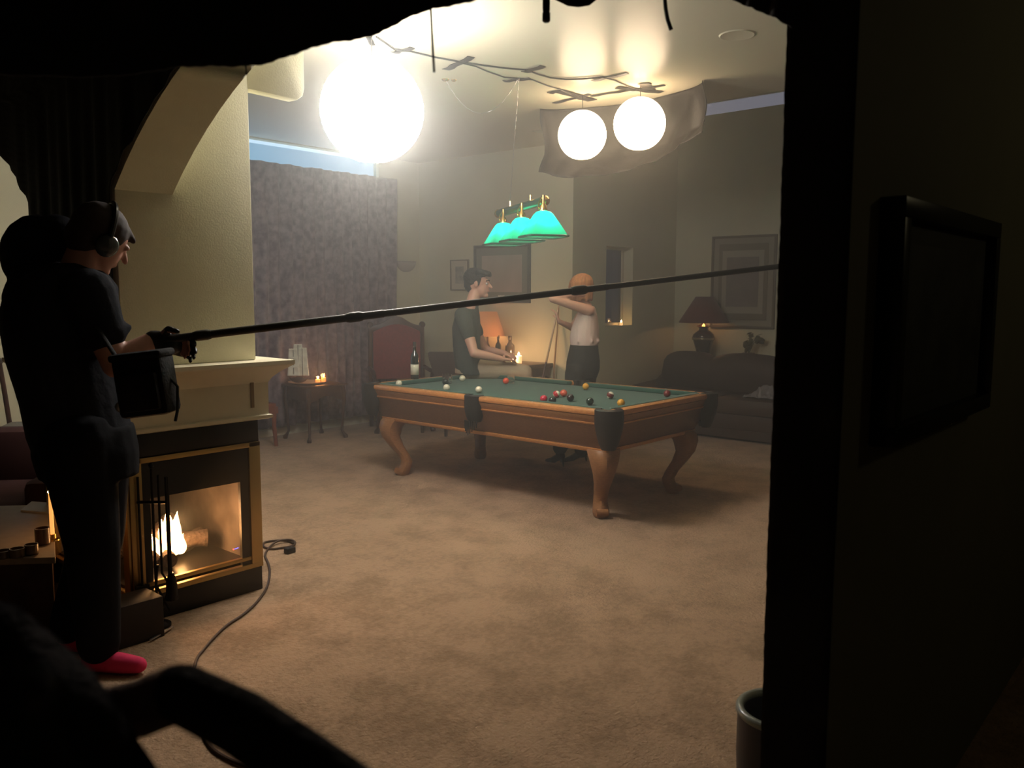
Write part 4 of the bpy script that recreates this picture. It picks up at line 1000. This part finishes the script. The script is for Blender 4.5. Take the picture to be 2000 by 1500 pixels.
for an in (a1, a2):
    d_ = (RT*.95 - AW*.1).normalized(); c = Vector((an.x,an.y,.05)); mb = MB(); mb.cap(c-d_*.03, c+d_*.10+UPV*-.008, .047, .042); mb.cap(c+d_*.10-UPV*.008, c+d_*.17-UPV*.012, .042, .034); mb.build('sock', PK, op, remesh=.008, smoothit=2)
mb = MB(); mb.ball(hc+uo*.045-fw*.02, .112, (1.02,.86,.92), 18, M3); mb.ball(hc-fw*.06-uo*.01, .09, (.9,.95,1), 14, M3)
mb.cap(hc+uo*.085+fw*.07, hc+uo*.07+fw*.12, .03, .014); mb.build('cap', mat('dark_cap',(.03,.018,.014),.8), op, remesh=.008, smoothit=2)
hp = MB(); lat = uo.cross(fw)
hp.tube([hc+lat*.11*math.cos(a)+uo*(.14*math.sin(a)+.02) for a in [math.pi*i/16 for i in range(17)]], .011, 8)
hpp = hp.build('headphone_band', mat('headphone_black',(.02,.02,.02),.25), op)
for k_ in (-1,1):
    q = hc+lat*k_*.105-uo*.0; MB().ball(q, .045, (1,.55,1.05), 18, M3).build('ear_cup', mat('headphone_shell',(.05,.055,.055),.18,coat=.5), op)
# boom pole
bA = pm(318,664,-.04); bB = at(1600,511,4.0)
bp = thing('boom_pole', 'long black telescopic boom pole reaching across the whole room', 'boom pole', bA)
for s0, s1, r0 in ((0,.30,.0165),(.28,.64,.0145),(.62,1,.0125)): MB().tube([bA.lerp(bB,s0), bA.lerp(bB,s1)], r0, 12).build('pole_section', BLACK, bp)
for px in (395, 692, 1131):
    s_ = (px-318)/(1600-318)*1.0; s_ = s_/(s_+(1-s_)*4.0/3.38)*(4.0/3.38)/( (4.0/3.38)) if False else s_
    # perspective correct position along the pole
    zA, zB = 3.38, 4.0; s_ = s_*zA/(zB+s_*(zA-zB)) if True else s_
    p = bA.lerp(bB, s_); d_ = (bB-bA).normalized(); MB().tube([p-d_*.035, p-d_*.02, p+d_*.02, p+d_*.035], [.018,.0215,.0215,.018], 12).build('collar', BLACK, bp)
# glove on the front hand
mb = MB(); g0 = wr+hd*.0; mb.cap(g0-hd*.0, g0+hd*.07, .040, .046); hand(mb, wr+hd*.005, hd, -AW-UPV*.4, 1.25, .75, -1)
mb.build('glove', mat('black_glove',(.02,.021,.023),.4), op, remesh=.007, smoothit=1)
# sound bag
sb = thing('sound_bag', 'black sound mixer bag hanging at the operator\'s waist', 'bag', pm(290,812,-.22)); 
cB = pm(287,752,-.22); Rt = Matrix((RT, AW, UPV)).transposed() @ Matrix.Rotation(math.radians(-7), 3, 'Y')
def bb(w_, d_, h_, off=(0,0,0)):
    c = cB + Rt @ Vector(off); pts = [c + Rt @ Vector((sx*w_/2, sy*d_/2, sz_*h_/2)) for sz_ in (-1,1) for sx, sy in ((-1,-1),(1,-1),(1,1),(-1,1))]; return MB().hexa(pts)
NY = mat('black_nylon', (.012,.012,.012), .8, bump=.3, bscale=80, spec=.15)
bb(.19,.14,.23).build('pouch', NY, sb, bevel=.02); bb(.15,.03,.14,(0,-.08,-.02)).build('front_pocket', NY, sb, bevel=.01); bb(.20,.15,.03,(0,0,.115)).build('lid', NY, sb, bevel=.012)
MB().tube([cB+Rt@Vector((-.09,0,.1)), pm(190,640,-.20), pm(150,560,-.16)], .012, 8, flat=.4).build('strap', NY, sb)
MB().tube([cB+Rt@Vector((.09,0,.02)), cB+Rt@Vector((.115,0,-.02)), cB+Rt@Vector((.10,0,-.11)), cB+Rt@Vector((.085,0,-.15))], .006, 6).build('cable', BLACK, sb)
MB().ball(pm(236,795,-.18), .022, n=10).build('clip', STEEL, sb)

# ================================================================ LEFT ROOM
LT = .42
lt = thing('coffee_table', 'low beige topped coffee table at far left beyond the operator', 'table', (1.0,4.1,0))
def zt(px, py): return onz(px, py, LT)
quad = [zt(-130,1095), zt(108,1088), zt(104,985), zt(-90,990)]
MB().hexa([p-Vector((0,0,.03)) for p in quad]+quad).build('table_top', mat('beige_top',(.46,.36,.27),.6,noise=.1), lt, bevel=.004)
cq = sum(quad, Vector())/4
low = [p.lerp(cq, .06) for p in quad]
MB().hexa([Vector((p.x,p.y,0)) for p in low]+[Vector((p.x,p.y,LT-.03)) for p in low]).build('shadow_block', DWOOD, lt)  # dark box added to stand for the shade beneath the top
q = [onz(40,996,LT+.01), onz(110,1002,LT+.01), onz(100,982,LT+.01), onz(62,979,LT+.01)]
tag(MB().hexa([p-Vector((0,0,.009)) for p in q]+q).build('magazine', mat('paper_white',(.55,.5,.45),.5)), 'open magazine lying on the beige coffee table', 'magazine')
q = onz(103,1055,LT+.001)
tc_ = thing('candle', 'tall thin burning taper candle at the coffee table edge', 'candle', q)
MB().tube([q, q+Vector((0,0,.02)), q+Vector((0,0,.22))], [.012,.010,.008], 12).build('wax', mat('taper_wax',(.9,.5,.15),.5,emit=(1,.42,.10),es=.9), tc_)
MB().rings(flame((q.x,q.y,q.z+.222),.035,.010)).build('flame', FLAME, tc_); MB().lathe([(.03,0),(.03,.006),(.015,.01),(.015,.03)], q, 14).build('holder', BRASS, tc_)
lamp('candle_light', q+Vector((0,0,.26)), .6, (1,.5,.2), .02, tc_)
for i, (px, py, r, h, lab) in enumerate(((84,1062,.032,.075,'tall brown glass jar beside the taper candle'),(62,1082,.028,.045,'small brown votive jar in front of the tall jar'),(34,1088,.030,.040,'small dark votive jar at the table front'),(8,1090,.030,.035,'small dark votive jar at the picture edge'))):
    q = onz(px, py, LT+.001); tag(MB().lathe([(r*.8,0),(r,.004),(r,h),(r*.88,h),(r*.8,.008)], q, 18).build('votive_jar', mat('jar_brown',(.16,.09,.04),.3,coat=.3)), lab, 'jar', 'jars on the coffee table')
# dining chairs with pierced backs behind
def oval_chair(label, px, py, t, rz):
    q = at(px, py, t); r = thing('dining_chair', label, 'chair', (q.x,q.y,0), rz, 'dining chairs in the left room')
    MB().box((-.23,-.22,.43),(.23,.22,.49)).build('seat', mat('seat_fabric',(.30,.27,.22),.9), r, world=False, bevel=.02)
    for x in (-.2,.2):
        for y in (-.19,.19): MB().tube([(x,y,.44),(x,y,0)], [.024,.018], 8).build('leg', DWOOD, r, world=False)
    mb = MB(); mb.tube([(-.20,.21,.45),(-.21,.24,.75),(-.19,.26,1.0)], .02, 8).tube([(.20,.21,.45),(.21,.24,.75),(.19,.26,1.0)], .02, 8).tube([(-.21,.26,1.0),(0,.27,1.04),(.21,.26,1.0)], .028, 8)
    mb.tube([(.05*math.cos(a)*1.3,.25,.75+.2*math.sin(a)) for a in [k*math.pi/10 for k in range(21)]], .014, 6)
    mb.build('backrest', DWOOD, r, world=False)
oval_chair('dark dining chair with pierced oval back at far left edge', 5, 880, 5.9, math.radians(40))
oval_chair('dark dining chair with pierced oval back right of the other', 62, 880, 6.9, math.radians(55))
ac = thing('armchair', 'low dark maroon armchair behind the coffee table', 'armchair', (0,0,0)); q = at(-20,900,5.0); ac.location = (q.x,q.y,0); ac.rotation_euler = (0,0,math.radians(-41))
MR = mat('dim_maroon', (.06,.022,.02), .8)
MB().box((-.40,-.38,.08),(.40,.38,.40)).build('seat', MR, ac, world=False, bevel=.05); MB().box((-.40,.25,.3),(.40,.45,.72)).build('backrest', MR, ac, world=False, bevel=.07)
for s in (-1,1): MB().box((s*.40-.08,-.38,.1),(s*.40+.08,.40,.52)).build('armrest', MR, ac, world=False, bevel=.05)

# ================================================================ FOREGROUND
# black drape pinned across the arch top
db = [(-260,190),(-120,165),(0,151),(150,146),(300,139),(400,131),(500,121),(600,101),(680,77),(750,54),(830,27),(910,-2),(1000,-40),(1100,-75),(1250,-95),(1400,-110),(1560,-120)]
def drp(s, t):
    px, py = interp(db, s); q = at(px, py, 1.30+.10*math.sin(s*5)); q = q + UPV*(.0008*math.sin(s*160)+.0006*math.sin(s*397))*(1-t)
    top = Vector((q.x, q.y, 2.95)) + AW*.25
    p = q.lerp(top, t); p += AW*(.015*math.sin(s*38+t*2)*(1-t)+.03*math.sin(math.pi*t)*math.sin(s*11))
    return p
tag(MB().grid(drp, 260, 14).build('black_drape', BLKM, solid=.006), 'heavy black drape swagged across the top of the doorway', 'drape')
def cloth_front(s, t):
    # column between the two arches, following both arch edges
    z = .96+(2.75-.96)*t
    def edge(a, b, zs, sg, left):
        c = (a+b)/2; hw = (b-a)/2; Rr = (hw*hw+sg*sg)/(2*sg); zc = zs+sg-Rr
        if z <= zs: return b if left else a
        d2 = Rr*Rr-(z-zc)**2
        if d2 <= 0: return c
        return c+math.sqrt(d2) if left else c-math.sqrt(d2)
    lo = edge(.744,3.852,2.03,.60,True)+.004; hi = edge(4.82,7.6,2.05,.55,False)-.004
    y = lo+(hi-lo)*s
    return Vector((1.698-.008*math.sin(y*19)*math.sin(y*7+1)-.006*math.sin(y*47+z*2), y, z))
SATIN = mat('black_cover', (.010,.011,.011), .55, spec=.25, bump=.2, bscale=20)
tag(MB().grid(cloth_front, 60, 50).build('black_cover', SATIN, solid=.004), 'black cover sheet pinned over the arch column behind the operator', 'sheet')
tag(MB().grid(lambda s, t: Vector((1.706+.002*math.sin(t*14+s*6), .60+.143*s+.0006*(math.sin(t*90)+math.sin(t*433))*s, .02+2.75*t)), 8, 160).build('black_cover', BLKM, solid=.006), 'tall narrow black cloth covering the wall end right of the doorway', 'sheet')
lamp('corridor_fill', (3.6,-.9,2.4), 2.0, (1,.85,.5), .1)  # added fill lamp without a fixture, lifts the dark picture wall
# folded drape edge stapled in the upper right corner of the arch
dr2 = [(1380,-45),(1420,-8),(1450,8),(1480,20),(1510,32),(1544,52)]
def drp2(s, t):
    px, py = interp(dr2, s); q = onx(px, py, 1.66) + UPV*(.0008*math.sin(s*60)); return Vector((q.x+.01*math.sin(s*20), q.y, q.z)).lerp(Vector((1.70, q.y, 2.7)), t)
tag(MB().grid(drp2, 40, 6).build('black_drape', BLKM, solid=.006), 'black drape corner hanging at the upper right of the arch', 'drape')
# things hanging from the rigging above the arch
q = at(1067,-30,1.9); q2 = at(1067,44,1.9)
hr = thing('rigging_rod', 'short black rod with knobbed tip hanging at top centre', 'rod', q2)
MB().tube([q,q.lerp(q2,.68)], .0085, 8).build('rod', BLACK, hr); MB().tube([q.lerp(q2,.66),q.lerp(q2,.74),q.lerp(q2,.76),q2-UPV*-.004,q2], [.008,.008,.0095,.0095,.005], 10).build('tip', BLACK, hr)
MB().tube([q, q+UPV*.35], .004, 6).build('hanger', BLACK, hr)
pts = [at(px, py, 1.9) for px, py in ((1060,-60),(1090,-8),(1112,2),(1130,4),(1148,1),(1165,-12),(1180,-60))]
tag(MB().tube(pts, .011, 8).build('hanging_strap', BLKM), 'loop of black strap dipping in at the top edge', 'strap')
for pts, r, lab in (([(1290,-60),(1298,-10),(1300,15),(1304,38),(1311,58)], .0045, 'thin curved black cord hanging at top right'), ([(838,-60),(842,30),(845,90),(848,141)], .0022, 'thin straight black rod hanging in front of the bright ceiling'), ([(478,100),(480,125),(481,146)], .0015, 'tiny dark wire end hanging below the drape')):
    tag(MB().tube([at(px,py,1.9) if r > .003 else at(px,py,1.45) for px,py in pts], r, 6).build('dangling_wire', BLACK), lab, 'wire')
# ceramic crock in the lower right, partly behind the partition
rc0 = onz(1440,1385,.36); cx_, cy_ = onz(1528,1384,.36).x, onz(1528,1384,.36).y; rr = .13
cr_ = thing('ceramic_crock', 'dark glazed crock with pale rim on carpet beside the right wall', 'crock', (cx_,cy_,0))
CR = mat('dark_glaze', (.022,.022,.03), .4, coat=.1); RM = mat('celadon_rim', (.20,.22,.19), .3, coat=.3)
MB().lathe([(.09,0),(.105,.01),(.122,.10),(.128,.22),(.127,.345),(.108,.345),(.108,.10),(.05,.03)], (cx_,cy_,0), 40).build('body', CR, cr_)
tor = [Vector((cx_+.121*math.cos(k*math.pi/24), cy_+.121*math.sin(k*math.pi/24), .352)) for k in range(49)]
MB().tube(tor, .013, 10).build('rim', RM, cr_)
# near, out of focus padded camp chair in the lower left corner
t0 = .62
fc = thing('folding_chair', 'blurred tall director chair covered in dark fleece in the near left corner', 'chair', at(200,1700,.7)); fc.location.z = 0
FUR = mat('black_fleece', (.035,.030,.028), 1, bump=1, bscale=120, spec=.05)
k0 = at(352,1352,t0)
MB().tube([at(1010,1830,.54), at(800,1640,.56), at(600,1498,.58), at(470,1410,.60), k0, at(330,1345,t0+.01)], [.022,.022,.022,.022,.021,.017], 16).build('armrest', FUR, fc)
MB().tube([k0, at(270,1385,t0+.03), at(170,1410,t0+.03), at(60,1440,t0)], [.021,.022,.022,.022], 14).build('rear_bar', mat('brown_fleece',(.16,.11,.09),1,bump=1,bscale=120,spec=.05), fc)
def seatf(s, t):
    a = interp([(-260,1180),(0,1215),(60,1262),(130,1330),(190,1420),(250,1500),(330,1620)], s); q = at(a[0],a[1],.58+.03*math.sin(s*7)); q2 = at(a[0]-330,a[1]+420,.58); return q.lerp(q2, t)+F_*(.015*math.sin(t*9))
MB().grid(seatf, 24, 12).build('back_cushion', FUR, fc, solid=.035)
for px in (-40, 640):
    q = at(px, 1600, .6); MB().tube([q, Vector((q.x,q.y,0))], .014, 8).build('leg', BLACK, fc)
